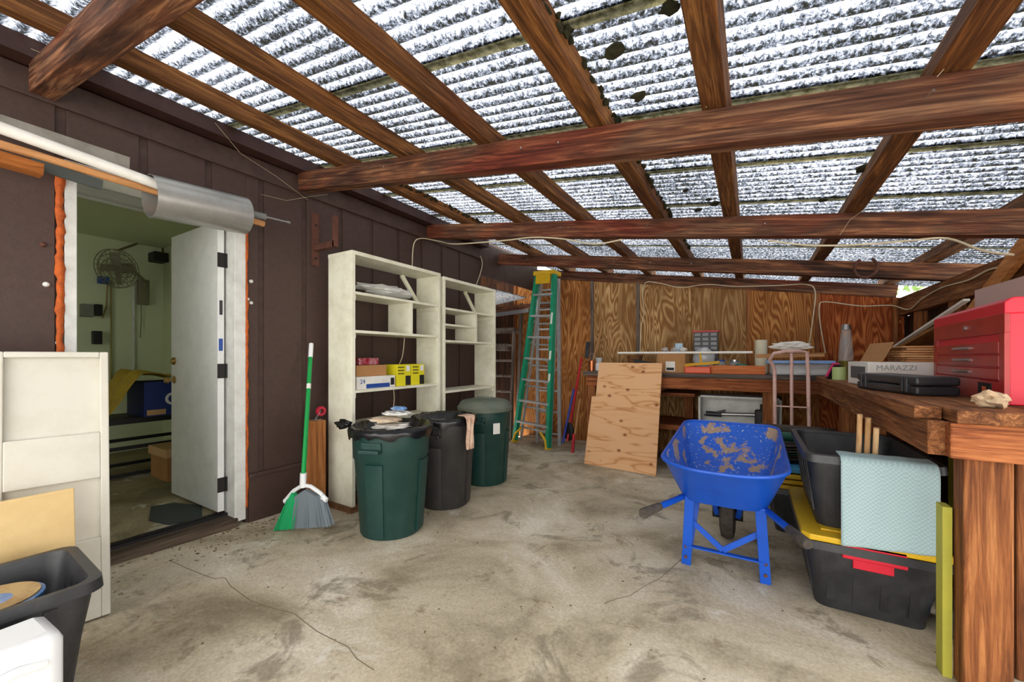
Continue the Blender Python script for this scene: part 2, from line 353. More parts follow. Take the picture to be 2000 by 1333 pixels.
b = B(); b.box((WX, -1.5, 2.585), (WX+.12, 4.29, 2.675)); struct(build(b, 'trim_1', plain('dark ledger', rgb(52, 26, 20), .6, 0, rgb(84, 50, 40), 8, .5), keep=True), 'dark red-brown ledger beam under the roof sheets')
for x, y in [(83, 478), (90, 556), (490, 550), (490, 592), (483, 585), (115, 670)]:
    p = onX(x, y, WX); b = B(); b.lathe([(.0, .02), (.008, .017), (.013, .008), (.013, 0)], 10, (0, 0, 0), Matrix.Translation(p) @ Matrix.Rotation(math.pi/2, 4, 'Y')); build(b, 'hook_knob', white_trim if x != 83 else rust, wl, smooth=True)

# door frame, slab, sill
door = bpy.data.objects.new('door_1', None); C.objects.link(door); door.location = (WX, (DY0+DY1)/2, .06); OFF['door_1'] = V(door.location); struct(door, 'white door standing open in its white frame')
for y0, y1 in ((DY0-.03, DY0+.015), (DY1-.015, DY1+.055)):
    b = B(); b.box((WX-.15, y0, .02), (WX+.012, y1, DTOP)); build(b, 'jamb', white_trim, door, bevel=.003)
b = B(); b.box((WX-.15, DY0-.03, DTOP), (WX+.012, DY1+.055, DTOP+.05)); build(b, 'head_jamb', white_trim, door)
for yc, w, z0 in ((DY0-.045, .016, .88), (DY1+.063, .009, .1)):
    b = B(); k = 46; b.tube([(WX+.004+random.uniform(0, .006), yc+random.uniform(-.004, .004), z0+(DTOP-z0)*i/k) for i in range(k+1)], [w*random.uniform(.75, 1.25) for i in range(k+1)], 10)
    o = build(b, 'foam_bead', foam, door, smooth=2); o['label'] = 'lumpy orange expanding foam'
b = B(); b.box((WX-.15, DY0, -.02), (WX+.03, DY1, .05)); sill = build(b, 'sill', wood('sill wood', [rgb(42, 34, 28), rgb(84, 70, 58), rgb(112, 98, 84)], 'y'), door, bevel=.006)
b = B(); b.box((WX-.15, DY0, .05), (WX-.125, DY1, .072)); b.box((WX-.105, DY0, .05), (WX-.085, DY1, .068)); build(b, 'weather_strip', dk_metal, sill)
HX, HYY = WX-.10, DY1-.03                              # hinge line; slab swings in
b = B(); b.box((HX-.77, HYY-.04, .085), (HX, HYY, 2.1)); slab = build(b, 'slab', plain('white door paint', rgb(226, 228, 226), .45, 0, rgb(190, 192, 190), 7, .4), door, bevel=.003)
for z in (.27, 1.06, 1.83):
    b = B(); b.box((HX-.001, HYY-.042, z-.05), (HX+.004, HYY+.012, z+.05)); b.tube([(HX+.006, HYY+.012, z-.05), (HX+.006, HYY+.012, z+.05)], .007, 8); build(b, 'hinge', dk_metal, slab)
b = B(); b.box((HX, HYY-.03, 1.45), (HX+.003, HYY-.012, 1.55)); build(b, 'latch_plate', black_pl, slab)
b = B(); b.box((HX, HYY-.034, 1.2), (HX+.002, HYY-.01, 1.285)); build(b, 'sticker', blue_col, slab)
b = B(); b.lathe([(.001, .065), (.02, .062), (.027, .05), (.024, .036), (.011, .03), (.011, .008), (.03, .006), (.03, 0)], 20, (0, 0, 0), Matrix.Translation((HX-.71, HYY-.04, .98)) @ Matrix.Rotation(math.pi/2, 4, 'X')); build(b, 'knob', brass, slab, smooth=True)
b = B(); b.lathe([(.001, .022), (.02, .02), (.024, .012), (.03, .006), (.03, 0)], 20, (0, 0, 0), Matrix.Translation((HX-.71, HYY-.04, 1.125)) @ Matrix.Rotation(math.pi/2, 4, 'X')); build(b, 'deadbolt', brass, slab, smooth=True)

# room behind the door
IX = -6.25; IY1 = 2.0; IY0 = -2.2; IZ = .06
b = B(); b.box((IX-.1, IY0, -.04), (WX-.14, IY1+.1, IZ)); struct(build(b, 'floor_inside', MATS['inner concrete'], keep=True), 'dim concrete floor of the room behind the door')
b = B(); b.box((IX-.1, IY0, IZ), (IX, IY1+.1, 2.5)); struct(build(b, 'wall_inside_far', inner_wall, keep=True), 'pale green far wall of the inner room')
b = B(); b.box((IX, IY1, IZ), (WX-.14, IY1+.1, 2.5)); struct(build(b, 'wall_inside_side', inner_wall, keep=True), 'pale wall beside the open door')
b = B(); b.box((IX-.1, IY0-.1, IZ), (WX-.14, IY0, 2.5)); struct(build(b, 'wall_inside_near', inner_wall, keep=True), 'near wall of the inner room')
b = B(); b.box((IX-.1, IY0, 2.5), (WX-.14, IY1+.1, 2.6)); struct(build(b, 'ceiling', inner_wall, keep=True), 'ceiling of the inner room')

# rafters, purlins, roof sheets
RY = [.45, 1.80, 3.24, 4.68]
rl = ['thick weathered rafter with reddish end above the leaning white panel', 'red-stained rafter spanning over the wheelbarrow side, first past the doorway', 'dark red rafter above the shelf units with a loose cable under it', 'brown knotty rafter carrying the rusty horseshoe']
for Y, lb in zip(RY, rl):
    M = Matrix.Translation((WX, Y, 2.46)) @ Matrix.Rotation(math.atan(SL), 4, 'Y')
    b = B(); b.box((.0, 0, 0), (4.75/math.cos(math.atan(SL)), .089, .142)); o = build(b, 'rafter', raft, keep=True, bevel=.004); o.matrix_basis = M; tag(o, lb, 'beam', 'rafters')
    for k in range(5):
        x_ = random.uniform(.4, 4.2); c = B(); c.tube([(x_, 0, .07), (x_+.01, -.03, .075)], .0016, 6); c.tube([(x_+.01, -.03, .075), (x_+.011, -.033, .0755)], .004, 8); build(c, 'nail', steel, o)
b = B(); M = Matrix.Translation((-2.9, 5.86, 2.46-SL*.15)) @ Matrix.Rotation(math.atan(SL), 4, 'Y')
b.box((-1.2, 0, 0), (4.3, .06, .142)); o = build(b, 'header_beam', raft, keep=True, bevel=.004); o.matrix_basis = M; tag(o, 'weathered sloping header beam on top of the plywood back wall', 'beam')
PX = [(-2.57, 'orange-brown purlin nearest the house wall'), (-1.94, 'second purlin from the house wall'), (-1.31, 'third purlin from the house wall with worn brown sides'), (-.665, 'mossy-edged purlin above the middle of the floor'), (-.175, 'dark broad purlin right of the mossy one'), (.5, 'purlin over the wheelbarrow and tote stack'), (1.25, 'purlin nearest the low eave beam')]
PH = .085
for X, lb in PX:
    b = B(); z = RB(X)+.145; Mx = Matrix.Translation((X, 0, z)) @ Matrix.Rotation(math.atan(SL), 4, 'Y')
    b.box((0, -1.4, 0), (.092, 6.15, PH)); o = build(b, 'purlin', raft_y, keep=True, bevel=.004); o.matrix_basis = Mx; tag(o, lb, 'beam', 'purlins under the roof')
roof = bpy.data.objects.new('roof', None); C.objects.link(roof); struct(roof, 'corrugated translucent roof sheets with moss')
wv = .072; amp = .0095; nper = 9; ys = -1.296; k = 0
TH = math.atan(SL)
while ys < 6.2:
    y0 = ys-.03; y1 = ys+wv*nper+.03; nseg = int((y1-y0)/wv*8)
    b = B()
    def shf(u, v, y0=y0, y1=y1, k=k):
        Y = y0+(y1-y0)*v; X = WX+.03+u*4.95
        return (X, Y, RB(X)+.145+PH/math.cos(TH)+.014+amp*math.sin(2*math.pi*Y/wv)+(.0015 if k % 2 else 0))
    b.grid(shf, 6, nseg); build(b, 'roof_sheet', MATS['sheet'], roof, smooth=2)
    if k > 0:
        b = B(); Ya = ys-.028
        def lapf(u, v, Ya=Ya):
            X = WX+.05+u*4.9; return (X, Ya+.05*v, RB(X)+.145+PH/math.cos(TH)+.0005)
        b.grid(lapf, 2, 1); build(b, 'lap_strip', MATS['lap'], roof)
    ys += wv*nper; k += 1
# moss clumps: on the purlin shoulders and on the sheets
for n_, (x, y, s_) in enumerate([(1200, 100, .035), (1248, 190, .03), (1395, 398, .03), (1385, 390, .02), (1365, 410, .025), (1608, 391, .022), (1690, 328, .035), (1130, 120, .03), (1105, 60, .03), (1310, 12, .03), (615, 375, .03), (1340, 372, .02)]):
    r = ray(x, y); t = (2.46+.145+PH-SL*(-WX)-CAMZ)/(r.z+SL*r.x); p = V((r.x*t, r.y*t, CAMZ+r.z*t))
    b = B(); b.blob(p, (s_, s_*.8, s_*.45), n_, .4, 3, 2); build(b, 'moss_clump', moss, roof)
b = B()
for k in range(150):
    Y = random.uniform(.7, 4.6); X = -.665+.092+random.uniform(.0, .022); b.blob((X, Y, RB(X)+.145+PH-random.uniform(0, .03)), (random.uniform(.008, .02), random.uniform(.012, .03), random.uniform(.006, .016)), k, .4, 3, 1)
for k in range(70):
    Y = random.uniform(2.2, 4.6); X = -2.57+.092+random.uniform(.0, .022); b.blob((X, Y, RB(X)+.145+PH-random.uniform(0, .03)), (random.uniform(.008, .02), random.uniform(.012, .03), random.uniform(.006, .016)), k, .4, 3, 1)
o = build(b, 'moss_growth', moss, roof); o['kind'] = 'stuff'

# back wall: plywood panels between studs
BY = 5.86
b = B(); b.box((-4.6, BY+.031, -.2), (1.45, BY+.06, 1.75)); b.box((-4.6, BY+.031, 1.75), (-3.1, BY+.06, 3.1)); wb = struct(build(b, 'wall_back', darkwood, keep=True), 'back wall of weathered plywood between studs')
st = [-4.2, -3.45, -2.775, -2.085, -1.397, -.714, -.035, .665, 1.34]; pm = [darkwood, ply_brown, ply_brown, ply_old, ply_old, ply_old, ply_brown, ply_red, ply_red]
for i in range(len(st)):
    x0 = st[i]; x1 = st[i+1] if i+1 < len(st) else 1.42
    zt = RB(max(x0, -3.05))+.01
    b = B(); b.prism([(x0, -.2), (x1, -.2), (x1, RB(x1)+.005 if x1 > -3.3 else 2.45), (x0, RB(x0)+.005 if x0 > -3.3 else 2.45)], .02, Matrix.Translation((0, BY+.03, 0)) @ Matrix.Rotation(math.pi/2, 4, 'X')); build(b, 'plywood_panel', pm[i], wb)
    b = B(); b.box((x0-.02, BY-.03, -.2), (x0+.02, BY+.012, RB(max(x0, -3.2)))); build(b, 'stud', oldwood if i in (3, 4) else (ply_old if i == 5 else post_z), wb)
# low right side: eave beam on posts, dark boards below
b = B(); b.box((1.36, -.5, 1.60), (1.45, 5.9, 1.79)); tag(build(b, 'eave_beam', beam_y, bevel=.006), 'long weathered eave beam along the low side above the red tool chest', 'beam')
b = B(); b.box((1.47, 2.4, -.2), (1.5, 5.9, 1.75)); wr = struct(build(b, 'wall_right', darkwood, keep=True), 'dark board wall behind the side bench')
for k in range(14):
    y0 = 2.4+.25*k; b = B(); b.box((1.445, y0+.005, -.2), (1.47, y0+.245, 1.6)); build(b, 'wall_board', darkwood, wr, bevel=.003)
for y0 in (2.9, 3.7, 4.5, 5.3):
    b = B(); b.box((1.37, y0, -.15), (1.445, y0+.09, 1.6)); build(b, 'stud', post_z, wr)
# lean-to roof corner beyond the house, plank fence on its far side
b = B()
def ct(u, v):
    Y = 4.5+1.3*v; X = -4.2+u*1.0; return (X, Y, 2.02+.12*u+.012*math.sin(2*math.pi*Y/.072))
b.grid(ct, 2, 140); tag(build(b, 'corrugated_sheet', MATS['sheet'], smooth=2), 'small grey corrugated sheet above the old wooden ladder', 'roof sheet')
b = B(); b.box((-4.3, 4.35, -.2), (-4.25, 5.9, 3.1)); struct(build(b, 'wall_corner', darkwood, keep=True), 'dark boards closing the corner beyond the house')
b = B(); b.bar((-4.2, 5.7, 1.95), (-2.6, 5.7, 1.98), .09, .09); tag(build(b, 'cross_beam', raft), 'reddish beam behind the green ladder below the rafters', 'beam')

b = B(); b.box((WX-.06, 4.29, 2.25), (WX, 5.9, 2.72)); struct(build(b, 'trim_2', trimb, keep=True), 'dark fascia board running on from the house wall to the back wall')


b = B()                                               # trees beyond the back wall, seen through the slot above the header
for k in range(5200):
    X = random.uniform(-5.5, 4.5); Y = random.uniform(7.6, 9.0); Z = random.uniform(.3, 3.0+.5*math.sin(X*1.7)); s_ = random.uniform(.03, .07); a_ = random.uniform(0, 6.28)
    u = V((math.cos(a_), .4*math.sin(a_*2), math.sin(a_)))*s_; w = V((-math.sin(a_), .5, math.cos(a_)))*s_*.5; p = V((X, Y, Z)); b.bm.faces.new([b.bm.verts.new(q) for q in (p-u, p-w, p+u, p+w)])
o = build(b, 'tree_foliage', plain('leaf green', rgb(96, 128, 62), .6, 0, rgb(150, 176, 96), 3, .8), keep=True); o['kind'] = 'stuff'; tag(o, 'green tree foliage beyond the back wall', 'foliage')
# ================================================================== THINGS ON THE HOUSE SIDE
# --- bundle of pipes and poles above the door (all parallel to the wall)
def along(xa, ya, xb, yb, X): return onX(xa, ya, X), onX(xb, yb, X)
p, q = along(-40, 235, 300, 358, -2.74); q = V((-2.74, 1.19, p.z+(q.z-p.z)*(1.19-p.y)/(q.y-p.y)))
one(B().tube([p, q], .026, 20), 'pvc_pipe', pvc, 'white plastic pipe running into the galvanised duct above the door', 'pipe', smooth=True)
p, q = along(292, 392, 478, 430, -2.74); p.z += .025; q.z += .025
b = B(); r = .112; d = (q-p).normalized()
ang = math.atan2(d.z, d.y)
Mq = Matrix.Translation(p) @ Matrix.Rotation(-math.pi/2+ang, 4, 'X'); L = (q-p).length
b.lathe([(r, 0), (r, L), (r-.002, L), (r-.002, 0), (r, 0)], 36, (0, 0, 0), Mq)
one(b, 'duct_pipe', galv, 'short galvanised metal duct hanging around the poles above the door', 'duct', smooth=True)
p, q = along(-40, 270, 515, 438, -2.80)
one(B().tube([p, q], .019, 16), 'wooden_pole', wood('pole wood', [rgb(176, 112, 62), rgb(206, 146, 92), rgb(222, 170, 120)], 'y', 9, .08), 'round tan wooden pole passing through the galvanised duct', 'pole', smooth=True)
p, q = along(468, 412, 518, 424, -2.685); t_ = thing('foam_wrapped_rod', 'grey foam sleeve with a thin metal rod sticking out of the duct', 'rod', p)
q2 = p+(q-p)*1.95
build(B().tube([p-(q-p)*2, q], .02, 16), 'foam_sleeve', plain('grey foam', rgb(120, 124, 122), .9), t_, smooth=True)
build(B().tube([q, q2], .006, 10), 'rod', steel, t_); build(B().tube([q2, q2+(q2-q)*.12], .009, 10), 'rod_tip', steel, t_)
p, q = along(-40, 228, 252, 322, -2.86)
one(B().bar(p, q, .075, .02, (1, 0, 0)), 'grey_board', plain('grey weathered board', rgb(150, 146, 136), .85, 0, rgb(104, 100, 92), 9, .7), 'grey weathered board lying behind the white pipe above the door', 'board')
p, q = along(-40, 292, 82, 328, -2.76)
one(B().bar(p-V((0, 0, .015)), q-V((0, 0, .015)), .07, .05, (0, 0, 1)), 'brown_board', wood('brown board', [rgb(120, 66, 24), rgb(168, 100, 44), rgb(190, 124, 66)], 'y'), 'short orange-brown board end under the white pipe', 'board')
p, q = along(60, 318, 200, 362, -2.8)
one(B().bar(p, q, .05, .012, (1, 0, 0)), 'dark_strip', plain('dark grey strip', rgb(70, 74, 72), .7), 'thin dark grey strip under the white pipe', 'strip')
# bracket that carries such poles, empty here
t_ = thing('shelf_bracket', 'empty rusty brown steel bracket on the wall right of the duct', 'bracket', onX(615, 515, WX))
a0 = onX(616, 520, WX+.006); 
build(B().box((WX, a0.y-.03, a0.z), (WX+.012, a0.y+.03, a0.z+.43)), 'back_plate', rust, t_)
build(B().box((WX, a0.y-.02, a0.z+.12), (WX+.27, a0.y+.02, a0.z+.165)), 'arm', rust, t_); build(B().box((WX+.255, a0.y-.02, a0.z+.12), (WX+.275, a0.y+.02, a0.z+.36)), 'upright', rust, t_)
for y_ in (.06, .33): build(B().tube([(WX+.01, a0.y, a0.z+y_), (WX+.018, a0.y, a0.z+y_)], .008, 8), 'bolt', dk_metal, t_)

# --- leaning white panel, cream board, tote with paint can, white jug
pb = onF(214, 1192); bz = pb.z
M = Matrix.Translation((pb.x, pb.y, bz+.004)) @ Matrix.Rotation(math.radians(-100), 4, 'Z') @ Matrix.Rotation(math.radians(6), 4, 'X')
t_ = thing('panel_door', 'chalky white panelled door section leaning by the doorway', 'panel', None, M)
W_, H_ = 1.1, 1.165
build(B().box((0, 0, 0), (W_, .03, H_)), 'core', plain('bluish foam core', rgb(170, 200, 196), .9), t_)
for (x0, x1, z0, z1) in ((0, .028, 0, H_), (.30, W_, 0, H_), (.028, .30, 0, .34), (.028, .30, .60, .80), (.028, .30, H_-.025, H_)):
    build(B().box((x0, .03, z0), (x1, .062, z1)), 'raised_rail', white_board, t_, bevel=.004)
for z0, z1 in ((.34, .60), (.80, H_-.025)): build(B().box((.028, .03, z0), (.30, .038, z1)), 'recessed_panel', white_board, t_)
build(B().box((-.001, .0, .78), (.012, .031, H_-.01)), 'paper_edge', cardlight, t_)
pb = onF(150, 1060)
P4 = [onX(x, y, -2.15) for x, y in ((-60, 985), (141, 952), (148, 1110), (-60, 1180))]
Mb = Matrix.Translation((-2.12, .30, .28))
b = B(); A = onX(144, 953, -2.38); b.prism([(A.y, A.z), (A.y-.75, A.z+.0), (A.y-.75, FZ(0)), (A.y+.01, FZ(.3))], .018, Matrix.Translation((-2.39, 0, 0)) @ Matrix(((0, 0, 1, 0), (1, 0, 0, 0), (0, 1, 0, 0), (0, 0, 0, 1))))
one(b, 'cream_board', cream_board, 'smooth cream coloured board standing before the white panel', 'board', bevel=.003)
def tote(name, label, M, L, W, H, mat=black_pl, group=None, rim=.03, taper=.82):
    t = thing(name, label, 'storage tote', None, M, group=group); b = B(); n = 9
    def ring(k, sx, sy, z): 
        cx, cy, r = L/2*sx, W/2*sy, .05; out = []
        for qx, qy, a0 in ((1, 1, 0), (-1, 1, 90), (-1, -1, 180), (1, -1, 270)):
            for i in range(5):
                a = math.radians(a0+i*22.5); out.append(b.bm.verts.new((qx*(cx-r)+r*math.cos(a), qy*(cy-r)+r*math.sin(a), z)))
        return out
    def skin(rs, cap0=False):
        for i in range(len(rs)-1):
            m_ = len(rs[i])
            for k in range(m_): b.bm.faces.new((rs[i][k], rs[i][(k+1) % m_], rs[i+1][(k+1) % m_], rs[i+1][k]))
        if cap0: b.bm.faces.new(rs[0])
    skin([ring(0, taper, taper, .012), ring(0, .96, .96, H-.02), ring(0, .97, .97, H-.012)][::1], True)
    i0 = [ring(0, taper, taper, 0), ring(0, taper+.03, taper+.03, .07), ring(0, .99, .99, H-.06), ring(0, .99, .99, H-.035)]; skin(i0, True)
    build(b, 'body', mat, t, smooth=True)
    b = B(); skin([ring(0, .96, .96, H-.012), ring(0, .97, .97, H), ring(0, 1.06, 1.07, H), ring(0, 1.07, 1.08, H-.035), ring(0, .985, .985, H-.035)]); build(b, 'rim', mat, t, smooth=True)
    for sx in (-1, 1):
        for k in range(4):
            b = B(); y = (-.5+(k+.5)/4)*W*.8; x0 = sx*L/2*.90; x1 = sx*L/2*.935
            b.bar((x0*.93, y, .05), (x1*1.035, y, H-.05), .03, .012, (1, 0, 0)); build(b, 'rib', mat, t)
    for sy in (-1, 1):
        for k in range(5):
            b = B(); x = (-.5+(k+.5)/5)*L*.85; b.bar((x, sy*W/2*(taper+.03), .06), (x, sy*W/2*.985, H-.05), .03, .010, (0, 1, 0)); build(b, 'rib', mat, t)
    return t
pt = onZ(150, 1130, .42)
M = Matrix.Translation((-2.03, .11, FZ(.1)+.002)) @ Matrix.Rotation(math.radians(88), 4, 'Z')
tt = tote('storage_tote', 'black open tote holding a paint can at the foot of the white panel', M, .62, .40, .41)
c = M @ V((.11, -.02, .03))
t_ = thing('paint_can', 'blue-banded paint can with rusty lid standing in the black tote', 'paint can', c)
build(B().lathe([(.11, 0), (.11, .33), (.114, .335), (.114, .345), (.108, .347)], 36, c), 'can_body', plain('blue can print', rgb(40, 110, 176), .4, 0, rgb(214, 214, 214), 3, .9), t_, smooth=True)
build(B().lathe([(.001, .338), (.09, .338), (.094, .345), (.104, .346), (.104, .352), (.001, .343)], 36, c), 'lid', plain('rusty lid', rgb(186, 158, 112), .5, .3, rgb(120, 78, 40), 12, .9), t_, smooth=True)
build(B().tube([c+V((.11, 0, .30)), c+V((.14, .05, .33)), c+V((.12, .12, .345)), c+V((.05, .16, .33))], .002, 6), 'bail_wire', steel, t_)
M = Matrix.Translation((-1.68, .16, FZ(.1)+.002)) @ Matrix.Rotation(math.radians(93), 4, 'Z')
t_ = thing('white_jug', 'white plastic jug with moulded handle at the foot of the black tote', 'jug', None, M)
b = B(); b.box((-.14, -.09, 0), (.14, .09, .39)); build(b, 'body', white_pl, t_, bevel=.03, smooth=True)
b = B(); b.tube([(-.1, -.088, .30), (-.06, -.1, .325), (.05, -.1, .335), (.1, -.088, .32)], .012, 10); build(b, 'moulded_grip', white_pl, t_, smooth=True)
b = B(); b.lathe([(.03, .385), (.03, .405), (.028, .407), (.001, .407)], 20, (-.08, 0, 0)); build(b, 'cap', white_pl, t_, smooth=True)
b = B(); b.box((-.1, -.0915, .08), (.1, -.09, .26)); build(b, 'label_sheet', plain('pale label', rgb(204, 214, 224), .6), t_)

# --- broom
f0 = onF(588, 1046); M = Matrix.Translation((f0.x-.03, f0.y+.03, f0.z+.002)) @ Matrix.Rotation(math.radians(20), 4, 'Z') @ Matrix.Scale(1.2, 4)
t_ = thing('broom', 'angle broom with green handle and green-grey bristles against the brown wall', 'broom', None, M)
gb, yb = plain('green bristle', rgb(20, 160, 96), .8), plain('grey bristle', rgb(112, 122, 130), .9)
build(B().prism([(-.175, .0), (-.06, .018), (-.04, .2), (-.06, .22), (-.11, .14)], .03, Matrix.Translation((0, .015, 0)) @ Matrix.Rotation(math.pi/2, 4, 'X')), 'bristle_core', gb, t_)
build(B().prism([(-.06, .018), (.17, .05), (.14, .19), (.02, .24), (-.04, .2)], .03, Matrix.Translation((0, .015, 0)) @ Matrix.Rotation(math.pi/2, 4, 'X')), 'bristle_core', yb, t_)
for k in range(90):
    u = random.random(); b = B(); x0 = -.10+.23*u; z0 = .15+.04*u; x1 = -.185+.37*u+random.uniform(-.01, .01); yy = random.uniform(-.022, .024)
    b.tube([(x0, yy*.8, z0+.03), (x1, yy*1.3, .002+.05*u)], .0028, 5)
    build(b, 'bristle', plain('green bristle', rgb(20, 160, 96), .8) if u < .38 else plain('grey bristle', rgb(112, 122, 130), .9), t_)
b = B(); b.tube([(-.115, 0, .165), (-.06, 0, .225), (.0, 0, .262), (.05, 0, .258), (.11, 0, .225), (.15, 0, .19)], .011, 8); b.tube([(-.115, 0, .165), (.0, 0, .20), (.15, 0, .19)], .014, 8); b.tube([(.0, 0, .25), (.004, 0, .33)], .017, 12); build(b, 'head_frame', white_pl, t_, smooth=True)
htop = M.inverted() @ V(onX(608, 672, -2.93)); hb = V((.004, 0, .32))
build(B().tube([hb, hb+(htop-hb)*.88], .0125, 14), 'handle', plain('green handle', rgb(16, 150, 70), .35), t_, smooth=True)
build(B().tube([hb+(htop-hb)*.88, htop], .0135, 14), 'grip', white_pl, t_, smooth=True)
build(B().tube([hb+(htop-hb)*.62, hb+(htop-hb)*.66], .0128, 14), 'handle_label', paper, t_)
# --- short post with caster
f0 = onF(628, 998); c = V((-2.86, f0.y-.03, FZ(f0.y)))
t_ = thing('wooden_post_block', 'short upright timber block with a red caster on top beside the shelf', 'timber', c)
build(B().box(c+V((-.06, -.045, 0)), c+V((.06, .045, .70))), 'timber', wood('block wood', [rgb(110, 62, 28), rgb(164, 104, 56), rgb(190, 134, 82)], 'z', 10, .08), t_, bevel=.004)
cc = build(B().box(c+V((-.03, -.03, .70)), c+V((.03, .03, .706))), 'caster_plate', steel, t_)
build(B().bar(c+V((-.0, -.012, .70)), c+V((.012, .03, .77)), .03, .004), 'caster_fork', steel, t_)
build(B().lathe([(.018, -.012), (.036, -.012), (.04, 0), (.036, .012), (.018, .012), (.018, -.012)], 28, (0, 0, 0), Matrix.Translation(c+V((.01, .035, .765))) @ Matrix.Rotation(math.pi/2, 4, 'Y')), 'caster_wheel', plain('red wheel', rgb(176, 26, 54), .4), t_, smooth=True)

# --- two white shelf units
SX0, SX1 = -2.905, -2.612
def shelf_unit(label, y0, y1, top, levels, divs, minis, brace):
    zf = FZ((y0+y1)/2)
    t = thing('shelf_unit', label, 'shelf', ((SX0+SX1)/2, (y0+y1)/2, zf), group='white shelf units')
    for yy in (y0, y1-.03): build(B().box((SX0, yy, zf+.05), (SX1, yy+.03, top)), 'side_panel', white_paint, t, bevel=.002)
    build(B().box((SX0-.002, y0-.002, top-.028), (SX1+.002, y1+.002, top+.002)), 'top_board', white_paint, t, bevel=.002)
    for z in levels:
        build(B().box((SX0, y0+.03, z-.022), (SX1, y1-.03, z)), 'shelf_board', white_paint, t, bevel=.002)
        for yy in (y0+.03, y1-.05): build(B().box((SX0+.02, yy, z-.06), (SX1-.02, yy+.02, z-.022)), 'cleat', white_paint, t)
    for y, za, zb in divs: build(B().box((SX0, y-.011, za), (SX1, y+.011, zb)), 'divider', white_paint, t)
    for ya, yb, z in minis: build(B().box((SX0, ya, z-.018), (SX1, yb, z)), 'short_shelf', white_paint, t)
    build(B().bar((SX0+.02, y1-.25, top-.03), (SX0+.02, y1-.03, top-.28), .04, .02, (1, 0, 0)), 'corner_brace', white_paint, t)
    build(B().box((SX0-.02, y0-.03, zf-.01), (SX1+.03, y1+.0, zf+.05)), 'plinth', wood('plinth wood', [rgb(70, 44, 28), rgb(118, 82, 54), rgb(140, 104, 72)], 'y'), t, bevel=.004)
    return t
shelf_unit('tall white wooden shelf unit with two yellow cartons on its middle board', 1.975, 2.985, 1.975, (1.664, 1.366, .90, .62, .29), ((2.60, 1.366, 1.642),), (), 0)
shelf_unit('narrower-looking white shelf unit with a small pigeonhole, next to the ladders', 3.03, 3.97, 1.955, (1.653, 1.327, .815, .4), ((3.58, 1.327, 1.631),), ((3.06, 3.58, 1.49),), 0)
b = B(); b.blob((-2.75, 2.42, 1.738), (.12, .28, .045), 3, .3, 2.4); one(b, 'plastic_bag', plain('milky film', rgb(232, 232, 230), .3, alpha=.85), 'crumpled clear plastic bag on the upper board of the white shelf', 'bag', smooth=True)
t_ = thing('drink_carton', 'white and blue tray carton marked 24 on the white shelf', 'carton', (-2.74, 2.22, .90))
build(B().box((-2.86, 2.03, .901), (-2.63, 2.42, 1.0)), 'tray', paper, t_, bevel=.003); build(B().box((-2.6295, 2.12, .905), (-2.629, 2.36, .94)), 'blue_print', blue_col, t_)
text('24', .05, blue_col, t_, face((-2.628, 2.06, .945), (0, 1, 0), (0, 0, 1)))
build(B().box((-2.6295, 2.37, .92), (-2.629, 2.41, .98)), 'barcode', black_ink, t_)
b = B(); b.box((-2.85, 2.05, 1.001), (-2.66, 2.35, 1.09)); b.box((-2.85, 2.046, 1.09), (-2.67, 2.05, 1.20)); one(b, 'cardboard_box', card, 'open brown cardboard box stacked on the carton marked 24', 'box')
one(B().box((-2.83, 2.10, 1.091), (-2.69, 2.30, 1.15)), 'red_packet', plain('red glossy pack', rgb(150, 26, 44), .2, 0, rgb(220, 190, 196), 20, .7), 'red shrink-wrapped packet on the brown cardboard box', 'packet', bevel=.01)
for k, y0 in enumerate((2.445, 2.62)):
    t_ = thing('bag_carton', ('yellow carton of bin bags beside the carton marked 24', 'yellow carton of bin bags next to the shelf end panel')[k], 'carton', (-2.7, y0+.08, .90))
    build(B().box((-2.80, y0, .901), (-2.635, y0+.165, 1.09)), 'box', yellow_card, t_, bevel=.003)
    build(B().box((-2.6345, y0+.1, .905), (-2.634, y0+.16, .99)), 'picture_print', black_ink, t_); build(B().box((-2.6345, y0+.11, 1.03), (-2.634, y0+.15, 1.08)), 'logo_print', white_pl, t_)
    for j in range(3): build(B().box((-2.6345, y0+.012, 1.06-j*.028), (-2.634, y0+.085, 1.072-j*.028)), 'print_line', plain('dark olive print', rgb(96, 92, 20), .6), t_)

# --- bins
def bin_(name, label, c, mat, R0, R1, H, group='large round bins'):
    t = thing(name, label, 'bin', c, group=group)
    build(B().lathe([(R0*.97, 0), (R0, .012), (R0+(R1-R0)*.72, H*.72), (R0+(R1-R0)*.73+.008, H*.735), (R1, H-.035), (R1+.014, H-.03), (R1+.014, H), (R1-.006, H), (R1-.02, H-.05), (R0-.01, .02), (.001, .02)], 56, c), 'body', mat, t, smooth=True)
    for k in range(4):
        a = math.radians(20+90*k); Rm = Matrix.Translation(c) @ Matrix.Rotation(a, 4, 'Z'); b = B()
        def pf(u, v, sgn=1):
            z = .02+(H*.68)*v; r = R0+(R1-R0)*z/H+.005; w = (u-.5)*.5; return Rm @ V((r*math.cos(w), r*math.sin(w), z))
        b.grid(pf, 8, 2); build(b, 'moulded_panel', mat, t, solid=.01)
    for a in (-1.25, 1.9):
        Rm = Matrix.Translation(c) @ Matrix.Rotation(a, 4, 'Z'); b = B()
        b.box((R1-.015, -.07, H-.125), (R1+.04, .07, H-.1), Rm); b.box((R1-.02, -.07, H-.125), (R1+.006, .07, H-.06), Rm); build(b, 'handle', mat, t, bevel=.006)
    return t
def away(p, r): d = V((p.x, p.y, 0)).normalized(); return V((p.x+d.x*r, p.y+d.y*r, FZ(p.y+d.y*r)+.003))
c1 = away(onF(765, 1057), .205); c2 = away(onF(868, 998), .20); c3 = away(onF(947, 951), .20)
